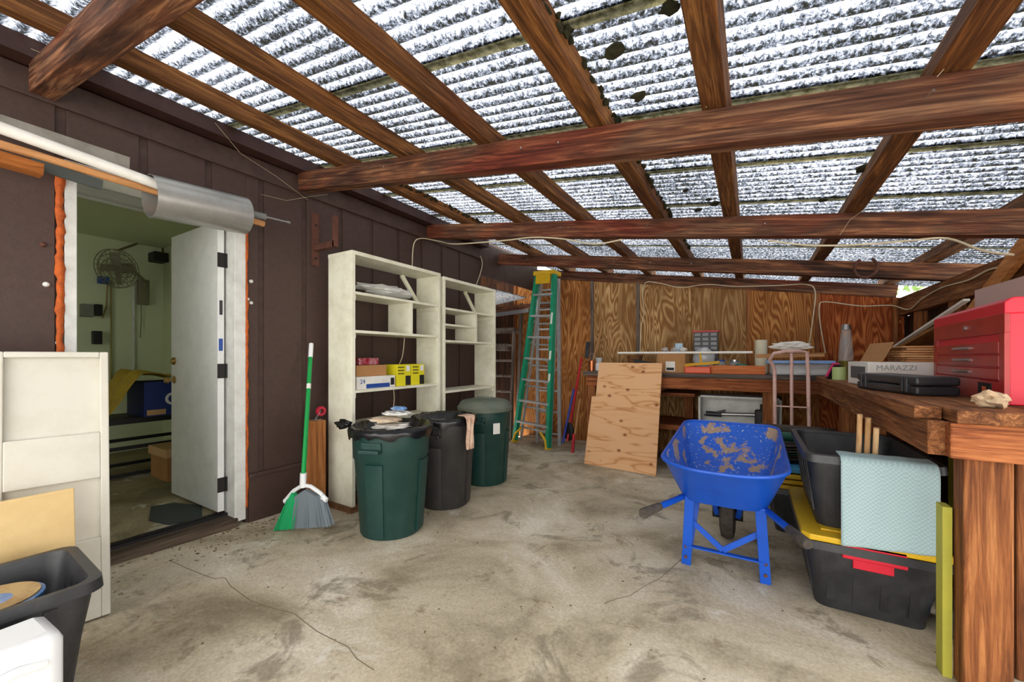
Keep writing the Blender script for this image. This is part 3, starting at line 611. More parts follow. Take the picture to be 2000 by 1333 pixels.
bin_('trash_can', 'dark green open bin lined with a black bag full of paper', c1, green_can, .205, .255, .70)
bin_('trash_can', 'black bin with a liner and a tied cloth on its rim', c2, dkcan, .20, .245, .70)
t3 = bin_('trash_can', 'dark green bin with its dusty lid on, next to the green ladder', c3, green_can, .205, .25, .72)
build(B().lathe([(.268, .70), (.272, .735), (.255, .75), (.245, .775), (.22, .795), (.14, .81), (.001, .815)], 48, c3), 'lid', lidgrey, t3, smooth=True)
b = B(); b.bar(c3+V((-.09, 0, .812)), c3+V((.09, 0, .812)), .04, .03); build(b, 'lid_grip', lidgrey, t3, bevel=.01)
d = -V((c3.x, c3.y, 0)).normalized(); pr = V((d.y, -d.x, 0)); k = (d*.9-pr*.43).normalized()
build(B().box((.252, -.035, .5), (.2535, .035, .6), Matrix.Translation(c3) @ Matrix.Rotation(math.atan2(k.y, k.x), 4, 'Z')), 'paper_sticker', paper, t3)
for c, R, seed, lb in ((c1, .258, 1, 'black bin bag folded over the rim of the green bin'), (c2, .248, 5, 'black bin bag lining the black bin')):
    b = B(); n = 64
    prof = [(R+.021, .655), (R+.024, .69), (R+.02, .715), (R-.01, .722), (R-.05, .68), (R-.1, .63), (R-.17, .60), (.001, .60)]; rings = []
    for i, (r_, z_) in enumerate(prof):
        ring = []
        for k in range(n):
            a = 2*math.pi*k/n; w = mnoise.noise(V((math.cos(a)*3, math.sin(a)*3, seed+i*.35))); w2 = mnoise.noise(V((math.cos(a)*9, math.sin(a)*9, seed+i*.8)))
            zz = z_+(.055*w+.015*w2 if i == 0 else .012*w2); rr = max(r_+(.006*w2 if i < 3 else .03*w), .001); ring.append(b.bm.verts.new(c+V((rr*math.cos(a), rr*math.sin(a), zz))))
        rings.append(ring)
    for i in range(len(rings)-1):
        for k in range(n): b.bm.faces.new((rings[i][k], rings[i][(k+1) % n], rings[i+1][(k+1) % n], rings[i+1][k]))
    LN = one(b, 'bin_liner', bag_black, lb, 'bin bag', smooth=2); LN0 = LN if seed == 1 else LN0
b = B(); b.blob(c1+V((-.27, -.185, .72)), (.06, .035, .03), 4, .3); build(b, 'bag_corner', bag_black, LN0, smooth=2)
for k, (dx, dy, sx, sy, z, m_, lb) in enumerate([(.0, .0, .125, .12, .708, paper, 'wide crumpled white paper lowest in the open green bin'), (-.03, -.02, .115, .09, .750, plain('tan paper', rgb(224, 204, 180), .8), 'crumpled tan paper lying over the lowest white paper in the bin'), (.02, .03, .10, .085, .792, paper, 'crumpled white paper topping the heap in the green bin')]):
    b = B(); b.blob(c1+V((dx, dy, z)), (sx, sy, .0145), k+20, .25, 3.4)
    one(b, 'crumpled_paper', m_, lb, 'paper')
b = B(); b.blob(c1+V((.05, .02, .829)), (.06, .045, .0125), 33, .25, 3); one(b, 'blue_packet', plain('blue packet', rgb(84, 140, 200), .4, 0, rgb(220, 226, 232), 14, .9), 'crushed blue and white packet on top of the paper in the green bin', 'packet')
kk = -V((c2.x, c2.y, 0)).normalized(); pr = V((-kk.y, kk.x, 0)); cl = c2+(kk*.75+pr*.66).normalized()*.335
b = B(); dr_ = (cl-c2).normalized(); sd_ = V((-dr_.y, dr_.x, 0))
def rag(u, v):
    w = (u-.5)*.11; L_ = v*.36; fold = .006*math.sin(u*14+v*5)
    if L_ < .07: r_, z_ = .215+L_, .742
    elif L_ < .12: a_ = (L_-.07)/.05*math.pi/2; r_, z_ = .285+.018*math.sin(a_), .742-.022*(1-math.cos(a_))
    else: r_, z_ = .303, .72-(L_-.12)
    return c2+dr_*(r_+(fold if L_ >= .12 else 0))+sd_*w*(1-.35*v+.1*math.sin(v*9))+V((0, 0, z_))
b.grid(rag, 12, 30)
one(b, 'cloth_rag', plain('stained cloth', rgb(214, 186, 164), .9, 0, rgb(150, 84, 50), 14, .8), 'pinkish stained cloth hanging over the black bin', 'cloth', smooth=2, solid=.004)

# --- ladders
def ladder_frame(M, name, label, H, wb, wt, steps, rail, stepm, rail_w=.026, rail_d=.075, cap=None, feet=None, step_d=.085, group=None):
    t = thing(name, label, 'ladder', None, M, group=group)
    for s in (-1, 1):
        a, c = V((s*wb/2, 0, 0)), V((s*wt/2, 0, H)); d_ = (c-a).normalized(); sx = V((0, 1, 0)).cross(d_)
        b = B(); b.bar(a, c, rail_d, rail_w, (1, 0, 0)) if False else b.bar(a, c, rail_w, rail_d, (0, 1, 0)); build(b, 'rail', rail, t, bevel=.003)
    for k in range(steps):
        z = H*(k+1)/(steps+1); w = wb+(wt-wb)*z/H
        o = build(B().box((-w/2, -step_d/2, z-.014), (w/2, step_d/2, z+.014)), 'step', stepm, t, bevel=.003)
        if cap is not None:
            for s in (-1, 1): build(B().bar((s*w*.5, .02, z-.11), (s*w*.26, .02, z-.01), .012, .006, (0, 1, 0)), 'step_brace', alu, t)
    if cap is not None:
        b = B(); b.box((-wt/2-.03, -.075, H-.03), (wt/2+.03, .13, H+.03)); build(b, 'top_cap', cap, t, bevel=.008)
        build(B().box((-wt/2+.03, -.076, H-.16), (wt/2-.03, -.05, H-.03)), 'cap_skirt', cap, t)
    if feet is not None:
        for s in (-1, 1):
            build(B().tube([(s*(wb/2+.0), -.045, .0), (s*(wb/2-.03), -.045, .13), (s*(wb/2-.13), -.045, .23)], .017, 8), 'foot_brace', feet, t, smooth=True)
            build(B().box((s*wb/2-.035, -.05, -.0), (s*wb/2+.035, .05, .03)), 'foot', feet, t, bevel=.006)
    return t
fl_, fr_ = onF(1004, 866), onF(1072, 878); mid = (fl_+fr_)/2; mid.z = FZ(mid.y); ang = math.atan2(fr_.y-fl_.y, fr_.x-fl_.x)
top = onY(1064, 536, 5.22); lean = math.atan2(top.y-mid.y, top.z-mid.z); Hh = math.hypot(top.y-mid.y, top.z-mid.z); side = math.atan2(top.x-mid.x, top.z-mid.z)
M = Matrix.Translation(mid+V((0, 0, .005))) @ Matrix.Rotation(ang, 4, 'Z') @ Matrix.Rotation(side, 4, 'Y') @ Matrix.Rotation(-lean, 4, 'X')
t_ = ladder_frame(M, 'step_ladder', 'green fibreglass step ladder with yellow top leaning folded by the back wall', Hh, .60, .30, 7, green_fg, alu, .055, .08, yellow_pl, yellow_pl)
for s in (-1, 1):
    build(B().bar((s*.27, .10, .02), (s*.14, .11, Hh-.06), .022, .035, (0, 1, 0)), 'rear_rail', alu, t_)
for k in range(7): w = .54-.26*(k+.7)/8; z = Hh*(k+.7)/8; build(B().box((-w/2, .10, z-.012), (w/2, .125, z+.012)), 'rear_rung', alu, t_)
for k, (zz, h_) in enumerate(((1.75, .16), (1.25, .12), (.95, .10))): build(B().box((.135+.15*(1-zz/Hh)-.0, -.042, zz), (.165+.15*(1-zz/Hh), -.0405, zz+h_)), 'sticker', paper, t_)
a, c = onY(1092, 875, 5.26), onY(1090, 545, 5.62)
for k, dx in enumerate((0,)):
    t_ = thing('extension_ladder', 'plain aluminium ladder standing edge-on right behind the green ladder', 'ladder', (a.x, a.y, FZ(a.y)))
    for s in (0, -.36): build(B().bar((a.x+s, a.y+.02, FZ(a.y)), (c.x+s, c.y+.02, c.z), .05, .03, (0, 1, 0)), 'rail', alu, t_)
    for j in range(8): f_ = (j+.5)/8; build(B().tube([V((a.x, a.y+.02, FZ(a.y))).lerp(V((c.x, c.y+.02, c.z)), f_), V((a.x-.36, a.y+.02, FZ(a.y))).lerp(V((c.x-.36, c.y+.02, c.z)), f_)], .014, 8), 'rung', alu, t_)
M = Matrix.Translation((-3.42, 5.2, FZ(5.2)+.005)) @ Matrix.Rotation(math.radians(4), 4, 'Z') @ Matrix.Rotation(math.radians(-8), 4, 'X')
t_ = ladder_frame(M, 'wooden_ladder', 'old grey wooden step ladder in the corner behind the shelf units', 1.72, .52, .40, 6, oldwood, oldwood, .03, .07)
build(B().box((-.24, -.1, 1.70), (.24, .14, 1.74)), 'top_board', oldwood, t_); build(B().box((-.12, -.03, 1.4), (.12, .1, 1.5)), 'bucket_shelf', oldwood, t_)
one(B().bar((-3.36, 5.75, FZ(5.7)), (-3.3, 5.8, 2.05), .05, .04, (0, 1, 0)), 'spare_plank', oldwood, 'grey upright plank behind the old wooden ladder', 'plank')
one(B().bar((-3.75, 5.6, 1.86), (-3.05, 5.6, 1.9), .03, .06), 'hung_level', plain('grey hung bar', rgb(130, 128, 130), .5), 'grey metal bar lying across the top behind the wooden ladder', 'bar')

# --- long-handled tools between ladder and bench
def tool(name, label, cat, p, q, hm, parts, r=.014):
    t = thing(name, label, cat, p); build(B().tube([p, q], r, 10), 'handle', hm, t, smooth=True)
    for nm, b, m in parts: build(b, nm, m, t, smooth=True)
    return t
wood_h = plain('tool handle wood', rgb(178, 128, 78), .6)
p, q = onY(1108, 862, 5.15), onY(1136, 700, 5.55); p.z = max(p.z, FZ(5.15)+.01); p0 = p.copy(); d = (q-p).normalized()
b = B(); b.blob(p+d*.13, (.08, .025, .13), 2, .06, 1.5); tool('shovel', 'shovel with red handle standing blade down by the bench leg', 'shovel', p, q, plain('red handle', rgb(196, 24, 44), .4), [('blade', b, dk_metal)], .017)
tool('rake_handle', 'blue and wood handled tool leaning beside the red-handled shovel', 'tool', onY(1099, 866, 5.04), onY(1121, 760, 5.14), plain('blue handle', rgb(40, 60, 160), .4), [], .016)
tool('spade', 'wooden handled tool with red end between bench leg and shovel', 'tool', V((onY(1118, 868, 4.96).x, 4.96, FZ(4.96))), onY(1133, 780, 5.12), wood_h, [('socket', B().tube([V((onY(1118, 868, 4.96).x, 4.96, FZ(4.96))), onY(1121, 848, 4.99)], .02, 10), plain('red end', rgb(190, 30, 50), .5))], .015)
one(B().tube([onY(1152, 726, 5.5), onY(1176, 640, 5.83)], .016, 10), 'broken_handle', wood_h, 'tan wooden tool handle rising above the bench end', 'handle', smooth=True)
one(B().bar(onY(1146, 700, 5.45), onY(1149, 668, 5.5), .06, .03, (0, 1, 0)), 'black_grip', black_pl, 'black upright tool grip beside the copper mug', 'grip', bevel=.008)

# --- room behind the door
t_ = thing('ceiling_light', 'unlit white fluorescent fixture on the inner ceiling', 'light fixture', (-4.5, 1.0, 2.42))
build(B().box((-4.58, .5, 2.43), (-4.42, 1.62, 2.5)), 'housing', white_pl, t_, bevel=.006); build(B().tube([(-4.5, .52, 2.42), (-4.5, 1.6, 2.42)], .014, 10), 'tube', plain('tube glass', rgb(225, 230, 225), .3), t_)
fx = IX+.0
def inw(x, y, o=.02): return onX(x, y, IX+o)
fc = onX(232, 525, IX+.5); wall = inw(279, 560); t_ = thing('wall_fan', 'grey wall-mounted fan with wire cage in the inner room', 'fan', wall)
fd = (V((.5, -.75, -.25))).normalized(); Mf = Matrix.Translation(fc) @ fd.to_track_quat('Z', 'Y').to_matrix().to_4x4(); grey_f = plain('fan grey', rgb(120, 118, 92), .5)
for rr, zz in ((.2, 0), (.2, .05), (.15, .07), (.1, .08), (.05, .085), (.15, -.03), (.1, -.05)):
    b = B(); b.tube([Mf @ V((rr*math.cos(a_), rr*math.sin(a_), zz)) for a_ in [2*math.pi*i/32 for i in range(33)]], .004, 5); build(b, 'cage_ring', grey_f, t_)
for k in range(24):
    a_ = 2*math.pi*k/24; b = B(); b.tube([Mf @ V((.03*math.cos(a_), .03*math.sin(a_), .085)), Mf @ V((.2*math.cos(a_), .2*math.sin(a_), .05)), Mf @ V((.2*math.cos(a_), .2*math.sin(a_), 0)), Mf @ V((.05*math.cos(a_), .05*math.sin(a_), -.05))], .002, 4); build(b, 'cage_wire', grey_f, t_)
for k in range(4):
    a_ = k*math.pi/2; b = B(); b.box((.03, -.04, .02), (.17, .04, .026), Mf @ Matrix.Rotation(a_, 4, 'Z') @ Matrix.Rotation(.4, 4, 'X')); build(b, 'blade', grey_f, t_)
mt = Mf @ V((0, 0, -.14)); build(B().tube([Mf @ V((0, 0, 0)), mt], .05, 14), 'motor', grey_f, t_, smooth=True); build(B().tube([mt, wall+V((.08, 0, .05)), wall+V((0.02, 0, -.05))], .018, 10), 'arm', grey_f, t_); build(B().box(wall+V((-.02, -.05, -.22)), wall+V((.05, .05, .08))), 'wall_mount', grey_f, t_, bevel=.01)
def wbox(x0, y0, x1, y1, nm, lb, m, dep=.08, kind='box'):
    a_, c_ = inw(x0, y0), inw(x1, y1); return one(B().box((IX+.002, a_.y, c_.z), (IX+dep, c_.y, a_.z)), nm, m, lb, kind, bevel=.006)
wbox(156, 594, 181, 620, 'electric_meter', 'grey meter box with pale face on the inner wall', plain('meter face', rgb(120, 124, 110), .5)); wbox(182, 595, 197, 618, 'switch_box', 'small dark switch box right of the meter box', dk_metal, .09)
wbox(179, 647, 197, 673, 'junction_box', 'dark junction box below the meter box', dk_metal); wbox(190, 540, 211, 556, 'blue_case', 'small blue device high on the inner wall', blue_col); wbox(290, 494, 318, 516, 'security_camera', 'dark cylinder device in the upper corner of the inner room', dk_metal, .2)
wbox(259, 550, 263, 760, 'door_edge', 'tall narrow trim strip on the inner wall below the fan', white_trim, .03, 'trim'); wbox(216, 548, 219, 800, 'wall_strip', 'yellowish vertical strip beside the inner door', plain('strip', rgb(150, 140, 80), .6), .03, 'trim')
one(B().tube([inw(200, 622, .03), inw(208, 600, .03), inw(210, 556, .03)], .008, 6), 'conduit', plain('tan conduit', rgb(150, 136, 84), .6), 'thin tan conduit rising from the switch box', 'conduit'); one(B().tube([inw(228, 490, .03), inw(262, 478, .03), inw(305, 462, .03), inw(317, 464, .03), inw(318, 494, .03)], .01, 6), 'brown_cable', plain('brown cord', rgb(96, 80, 44), .6), 'brown cord looping to the upper corner of the inner room', 'cord')
one(B().tube([inw(275, 580, .05), inw(276, 625, .03), inw(274, 660, .03)], .005, 6), 'pull_cord', grey_f, 'thin cord hanging below the wall fan', 'cord')
TX, TY = -5.05, 1.5
t_ = thing('steel_rack', 'dark steel frame rack in the inner room under the blue box', 'rack', (TX, TY, IZ))
for z in (.10, .34, .57):
    for dx in (-.25, .25): build(B().bar((TX+dx, .55, z), (TX+dx, 1.95, z), .03, .03), 'rail', dk_metal, t_)
for y_ in (.65, 1.9):
    for dx in (-.25, .25): build(B().bar((TX+dx, y_, IZ), (TX+dx, y_, .6), .03, .03), 'leg', dk_metal, t_)
build(B().box((TX-.27, .9, .585), (TX+.27, 1.95, .6)), 'top_plate', dk_metal, t_)
t_ = thing('blue_box', 'blue carton with a white C on the rack in the inner room', 'box', (TX, 1.65, .6)); build(B().box((TX-.2, 1.40, .601), (TX+.24, 1.9, .92)), 'carton', plain('blue carton', rgb(30, 52, 120), .6), t_)
text('C', .16, white_pl, t_, face((TX+.2415, 1.55, .70), (0, 1, 0), (0, 0, 1)), bold=.004); build(B().box((TX+.2405, 1.42, .61), (TX+.241, 1.56, .66)), 'tan_label', cardlight, t_)
b = B()
def tp(u, v):
    y = 1.15+.8*u; x = TX+.30-.6*v; z = .985+.04*mnoise.noise(V((u*5, v*4, 1)))+.03*math.sin(u*6); 
    if u < .27: z -= (.27-u)*1.25
    return (x+.03*mnoise.noise(V((u*6, v*5, 3))), y, max(z, .625))
b.grid(tp, 24, 14); one(b, 'yellow_tarp', tarp_y, 'yellow tarp draped over the blue carton in the inner room', 'tarp', smooth=2, solid=.004)
t_ = thing('archive_box', 'brown lidded cardboard file box on the inner room floor', 'box', (-4.55, 1.55, IZ)); build(B().box((-4.75, 1.43, IZ+.001), (-4.38, 1.75, .33)), 'box', card, t_); build(B().box((-4.765, 1.415, .27), (-4.365, 1.765, .345)), 'lid', cardlight, t_, bevel=.004); build(B().box((-4.3795, 1.55, .2), (-4.379, 1.63, .225)), 'hand_hole', black_ink, t_)
b = B(); b.prism([(0, 0), (.3, -.1), (.5, -.06), (.56, .1), (.3, .2), (.05, .12)], .006, Matrix.Translation((-3.75, 1.13, IZ+.001))); one(b, 'rubber_mat', plain('grey rubber mat', rgb(62, 66, 66), .8), 'dark rubber mat scrap on the floor under the open door', 'mat')
# ================================================================== WORKBENCHES
BZ = .975; BF = 4.73
t_ = thing('workbench', 'long timber workbench along the plywood back wall', 'workbench', (-.6, 5.2, FZ(5.2)))
for k, (y0, y1, m_) in enumerate(((BF-.03, 4.98, greyplank), (4.985, 5.24, greyplank), (5.245, 5.5, greyplank), (5.505, 5.8, greyplank))):
    build(B().box((-1.80, y0, BZ-.045), (1.33, y1, BZ)), 'top_plank', m_, t_, bevel=.004)
build(B().box((-1.76, BF, BZ-.175), (.62, BF+.045, BZ-.046)), 'apron', beam_x, t_, bevel=.004)
build(B().box((-1.76, BF+.045, BZ-.175), (-1.71, 5.8, BZ-.046)), 'side_apron', beam_x, t_)
for x0, y0 in ((-1.76, BF+.01), (-1.76, 5.6), (.10, BF+.05), (.10, 5.6), (-.75, 5.6)):
    build(B().box((x0, y0, FZ(y0)), (x0+.11, y0+.10, BZ-.046)), 'leg', post_z, t_, bevel=.004)
build(B().box((-1.70, 5.0, .32), (.10, 5.7, .36)), 'lower_shelf', beam_x, t_); build(B().box((-1.6, 4.98, .30), (.10, 5.0, .358)), 'shelf_lip', beam_x, t_)
build(B().box((-.95, 4.95, .70), (-.55, 5.55, .735)), 'half_shelf', beam_x, t_)
t2 = thing('side_workbench', 'heavy plank workbench carrying the red tool chest', 'workbench', (1.0, 3.3, FZ(3.3)))
for k, (x0, x1, y0) in enumerate(((.525, .60, 2.06), (.605, .83, 1.955), (.835, 1.06, 1.965), (1.065, 1.33, 1.95))):
    build(B().box((x0, y0, BZ-.045), (x1, BF-.035, BZ)), 'top_plank', beam_y, t2, bevel=.004)
build(B().box((.55, 2.02, BZ-.17), (.60, BF-.005, BZ-.046)), 'apron', beam_y, t2, bevel=.004)
build(B().box((.595, 1.975, BZ-.17), (1.36, 2.025, BZ-.046)), 'end_beam', beam_x, t2, bevel=.005)
build(B().box((.645, 2.03, FZ(2)), (.765, 2.12, BZ-.171)), 'leg', post_z, t2, bevel=.006)
build(B().box((.84, 2.22, FZ(2.2)), (.98, 2.31, BZ-.046)), 'leg', post_z, t2, bevel=.006)
for y0 in (3.25, 4.1): build(B().box((.62, y0, FZ(y0)), (.71, y0+.1, BZ-.046)), 'leg', post_z, t2, bevel=.004)
build(B().box((.63, 4.25, .75), (.66, 4.7, .82)), 'rail', oldwood, t2)

# --- on the back bench
def by(x, y, Y): return onY(x, y, Y)
def bench_box(name, lb, cat, m, x0, x1, ytop, Y, dep, **k):
    a_, c_ = by(x0, ytop, Y), by(x1, ytop, Y); return one(B().box((a_.x, Y, BZ+.001), (c_.x, Y+dep, a_.z)), name, m, lb, cat, **k)
c = by(1156, 715, 4.95); c.z = BZ+.001; t_ = thing('copper_mug', 'copper coloured pot with wire bail at the bench end', 'pot', c)
build(B().lathe([(.045, 0), (.045, .13), (.042, .13), (.042, .006), (.001, .006)], 28, c), 'pot', plain('copper', rgb(176, 104, 66), .3, .8), t_, smooth=True); build(B().tube([c+V((.045*math.cos(a_), 0, .12+.11*math.sin(a_))) for a_ in [math.pi*i/12 for i in range(13)]], .0018, 6), 'bail', steel, t_)
c = by(1170, 722, 5.0); c.z = BZ+.001; t_ = thing('white_bottle', 'small white bottle with clear cup beside the copper pot', 'bottle', c); build(B().box(c+V((-.04, -.03, 0)), c+V((.05, .03, .1))), 'bottle_body', white_pl, t_, bevel=.01); build(B().lathe([(.03, .1), (.045, .17), (.043, .17), (.028, .101)], 20, c), 'cup', film, t_, smooth=True)
one(B().tube([V((by(1207, 689, 4.85).x, 4.85, 1.2045)), V((by(1470, 688, 4.85).x, 4.85, 1.2045))], .013, 12), 'pvc_pipe', pvc, 'thin white plastic pipe lying level across the back bench', 'pipe', smooth=True)
b = B(); p = by(1240, 722, 5.3); b.lathe([(.001, 0), (.06, 0), (.06, .02), (.1, .19), (.11, .2), (.001, .2)], 20, (p.x, 5.3, BZ+.001)); one(b, 'wooden_stool_top', wood('stool wood', [rgb(90, 58, 34), rgb(140, 96, 60), rgb(170, 126, 84)], 'x'), 'brown turned wooden block on the bench before the plywood', 'block', smooth=True)
p = by(1222, 706, 4.9); t_ = thing('hand_saw', 'green-handled saw lying on the bench behind the plywood sheet', 'saw', (p.x, 4.9, BZ)); build(B().box((p.x, 4.88, BZ+.001), (p.x+.13, 4.93, BZ+.03)), 'handle', plain('green grip', rgb(20, 130, 60), .5), t_, bevel=.008); build(B().prism([(0, 0), (.24, .02), (.24, .08), (0, .13)], .002, Matrix.Translation((p.x+.1, 4.9, BZ+.03)) @ Matrix.Rotation(math.pi/2, 4, 'X')), 'saw_blade', dk_metal, t_)
a_, c_ = by(1284, 692, 4.80), by(1338, 727, 4.80)
t_ = thing('carton', 'brown shipping carton with white label on the back bench', 'box', (a_.x+.12, 4.95, BZ)); build(B().box((a_.x, 4.80, BZ+.001), (c_.x, 5.1, a_.z)), 'box', card, t_, bevel=.002); build(B().box((a_.x+.09, 4.7985, BZ+.02), (a_.x+.19, 4.7995, BZ+.13)), 'shipping_label', paper, t_)
build(B().box((a_.x+.10, 4.7975, BZ+.03), (a_.x+.18, 4.7983, BZ+.06)), 'barcode', black_ink, t_)
for k, (dx, m_, lb) in enumerate([(.05, film, 'clear blister pack on the brown carton, at its saw end'), (.15, film, 'clear plastic bag on the middle of the brown carton'), (.25, paper, 'white paper scrap on the brown carton')]):
    b = B(); b.blob((a_.x+dx, 5.0, a_.z+.047), (.033, .05, .03), k+40, .3, 3); one(b, 'plastic_bag', m_, lb, 'bag')
p = by(1322, 682, 5.0); one(B().box((p.x-.04, 5.14, BZ+.001), (p.x+.04, 5.22, p.z+.07)), 'blue_white_box', plain('blue white pack', rgb(150, 196, 224), .5, 0, rgb(240, 240, 240), 12, .9), 'blue and white small carton behind the brown carton', 'carton')
a_ = by(1338, 706, 4.78); b = B(); b.box((a_.x, 4.68+.03, BZ+.001), (a_.x+.26, 4.86, BZ+.075)); one(b, 'orange_case', plain('orange plastic', rgb(222, 88, 50), .45), 'small orange plastic tool case on the bench front', 'case', bevel=.014)
b = B(); b.bar((a_.x+.0, 4.80, BZ+.09), (a_.x+.34, 4.80, BZ+.125), .07, .03); b.bar((a_.x+.16, 4.80, BZ+.11), (a_.x+.15, 4.80, BZ+.22), .02, .02); one(b, 'yellow_brush', plain('yellow brush', rgb(206, 160, 30), .7), 'yellow brush with dark handle lying on the orange case', 'brush')
t_ = thing('drawer_organiser', 'black small-parts organiser with red top against the plywood', 'organiser', (by(1377, 700, 5.3).x, 5.3, BZ)); a_, c_ = by(1355, 650, 5.3), by(1402, 650, 5.3)
build(B().box((a_.x, 5.3, BZ+.001), (c_.x, 5.45, a_.z)), 'case', black_pl, t_); build(B().box((a_.x-.01, 5.28, a_.z), (c_.x+.01, 5.46, a_.z+.02)), 'red_top', plain('red top', rgb(190, 50, 50), .5), t_)
for i in range(3):
    for j in range(5): w_ = (c_.x-a_.x)/3; z_ = a_.z-.055*(j+1); build(B().box((a_.x+w_*i+.008, 5.285, z_+.006), (a_.x+w_*(i+1)-.008, 5.3, z_+.048)), 'drawer', plain('smoke drawer', rgb(70, 70, 72), .25), t_, bevel=.003)
p = by(1374, 715, 5.0); b = B(); b.blob((p.x, 5.05, BZ+.155), (.115, .08, .14), 31, .08, 2); one(b, 'zip_bag', film, 'clear zip bag full of white pipe fittings', 'bag', smooth=2)
for k, (dx, dz, an) in enumerate(((-.055, .105, .3), (.055, .105, 1.2), (.0, .18, -.5), (.0, .05, .1), (.0, .252, 0))):
    d = V((math.cos(an), .2, math.sin(an))); o_ = V((p.x+dx, 5.05, BZ+dz)); b = B(); b.lathe([(.021, -.028), (.021, .028), (.016, .028), (.016, -.028), (.021, -.028)], 18, (0, 0, 0), Matrix.Translation(o_) @ d.to_track_quat('Z', 'Y').to_matrix().to_4x4()); one(b, 'pipe_fitting', pvc, 'white plastic pipe fitting inside the clear zip bag', 'pipe fitting', 'pipe fittings in the zip bag', smooth=True)
for k, (x, m_, lb) in enumerate(((1407, glass, 'clear glass jar with dark lid on the bench'), (1435, glass, 'clear jar stuffed with small parts next to the teal tape'))):
    p = by(x, 715, 5.2); c = V((p.x, 5.2, BZ+.001)); t_ = thing('glass_jar', lb, 'jar', c); build(B().lathe([(.05, 0), (.055, .02), (.055, .11), (.045, .13), (.043, .13), (.052, .1), (.05, .01), (.001, .008)], 24, c), 'jar_body', m_, t_, smooth=True); build(B().lathe([(.048, .128), (.048, .148), (.001, .15)], 24, c), 'lid', blue_col if k == 0 else steel, t_, smooth=True); build(B().blob(c+V((0, 0, .05)), (.04, .04, .04), k, .3), 'contents', plain('small parts', rgb(120, 116, 110), .6), t_)
p = by(1448, 715, 5.05)
for k in range(2): one(B().lathe([(.03, 0), (.05, 0), (.05, .05), (.03, .05), (.03, 0)], 28, (p.x, 5.05, BZ+.001+.051*k)), 'tape_roll', plain('teal tape', rgb(30, 140, 130), .4), ('teal tape roll resting directly on the bench', 'upper teal tape roll of the pair')[k], 'tape', smooth=True)
a_, c_ = by(1385, 714, 4.78), by(1495, 728, 4.78); one(B().box((a_.x, 4.78, BZ+.001), (c_.x, 4.82, a_.z)), 'lumber_offcut', orangewood, 'orange-brown lumber offcut standing on edge on the bench front', 'board', bevel=.002)
p = by(1487, 700, 5.1); one(B().lathe([(.06, 0), (.06, .37), (.02, .37), (.02, .36)], 32, (p.x, 5.26, BZ+.001)), 'paper_roll', plain('cream roll', rgb(226, 216, 188), .7), 'upright cream paper roll behind the propped wood piece', 'roll', smooth=True)
a_, c_ = by(1497, 707, 4.80), by(1632, 730, 4.80)
t_ = thing('clear_bin', 'clear plastic bin with blue lid at the bench corner', 'storage bin', ((a_.x+c_.x)/2, 4.95, BZ)); build(B().box((a_.x+.03, 4.79, BZ+.001), (c_.x-.03, 5.1, BZ+.115)), 'bin_body', film, t_, bevel=.02); build(B().box((a_.x, 4.77, BZ+.115), (c_.x, 5.12, BZ+.145)), 'blue_lid', plain('blue lid', rgb(120, 160, 214), .35), t_, bevel=.008)
build(B().box((a_.x+.06, 4.83, BZ+.004), (c_.x-.06, 5.06, BZ+.06)), 'contents', paper, t_)
one(B().bar((a_.x-.09, 4.86, BZ+.19), (c_.x-.08, 4.86, BZ+.205), .085, .04), 'propped_board', wood('tan offcut', [rgb(160, 112, 70), rgb(196, 148, 102), rgb(214, 172, 126)], 'x'), 'tan board piece lying on the blue-lidded bin', 'board')
p = by(1545, 680, 4.9); b = B(); b.blob((p.x, 4.90, BZ+.292), (.16, .045, .042), 51, .3, 2.6); one(b, 'white_bag', paper, 'crumpled white plastic bag on the tan board piece', 'bag')
p = by(1652, 738, 4.5); c = V((.70, 4.42, BZ+.001)); t_ = thing('lava_lamp', 'tall clear tapering bottle lamp with silver cap in the bench corner', 'lamp', c)
build(B().lathe([(.06, 0), (.035, .06), (.055, .14), (.055, .15), (.001, .15)], 28, c), 'base', plain('olive metal', rgb(110, 96, 40), .35, .6), t_, smooth=True); build(B().lathe([(.05, .15), (.052, .19), (.034, .42), (.001, .42)], 28, c), 'globe', glass, t_, smooth=True); build(B().lathe([(.036, .415), (.03, .46), (.001, .465)], 24, c), 'cap', steel, t_, smooth=True)
# --- on the side bench
c = V((.60, 4.05, BZ+.001)); one(B().lathe([(.045, 0), (.045, .1), (.04, .1), (.04, .004), (.001, .004)], 24, c), 'green_can', plain('pale green can', rgb(176, 196, 130), .5), 'pale green can beside the white tile box', 'can', smooth=True)
t_ = thing('sanding_sponge', 'pink and black scrubber leaning on the pale green can', 'scrubber', (.56, 4.2, BZ)); build(B().bar((.56, 4.2, BZ+.005), (.60, 4.14, BZ+.12), .06, .02), 'black_back', black_pl, t_); build(B().bar((.55, 4.18, BZ+.02), (.59, 4.125, BZ+.13), .05, .012), 'pink_pad', plain('pink pad', rgb(226, 60, 120), .7), t_)
M = Matrix.Translation((.625, 3.28, BZ+.001)) @ Matrix.Rotation(math.radians(6), 4, 'Z'); t_ = thing('tile_box', 'long white tile carton with printed label under the stacked slats', 'box', None, M)
build(B().box((0, 0, 0), (.62, .36, .15)), 'carton', paper, t_, bevel=.003); build(B().box((-.001, .04, .04), (0, .3, .12)), 'label_print', plain('grey print', rgb(90, 90, 90), .7), t_); text('MARAZZI', .045, plain('pale print', rgb(150, 154, 150), .6), t_, face((.04, -.001, .1), (1, 0, 0), (0, 0, 1)))
o = build(B().box((-.0, .36, .15), (.004, .0, .30), Matrix.Rotation(math.radians(24), 4, 'Y')), 'open_flap', card, t_)
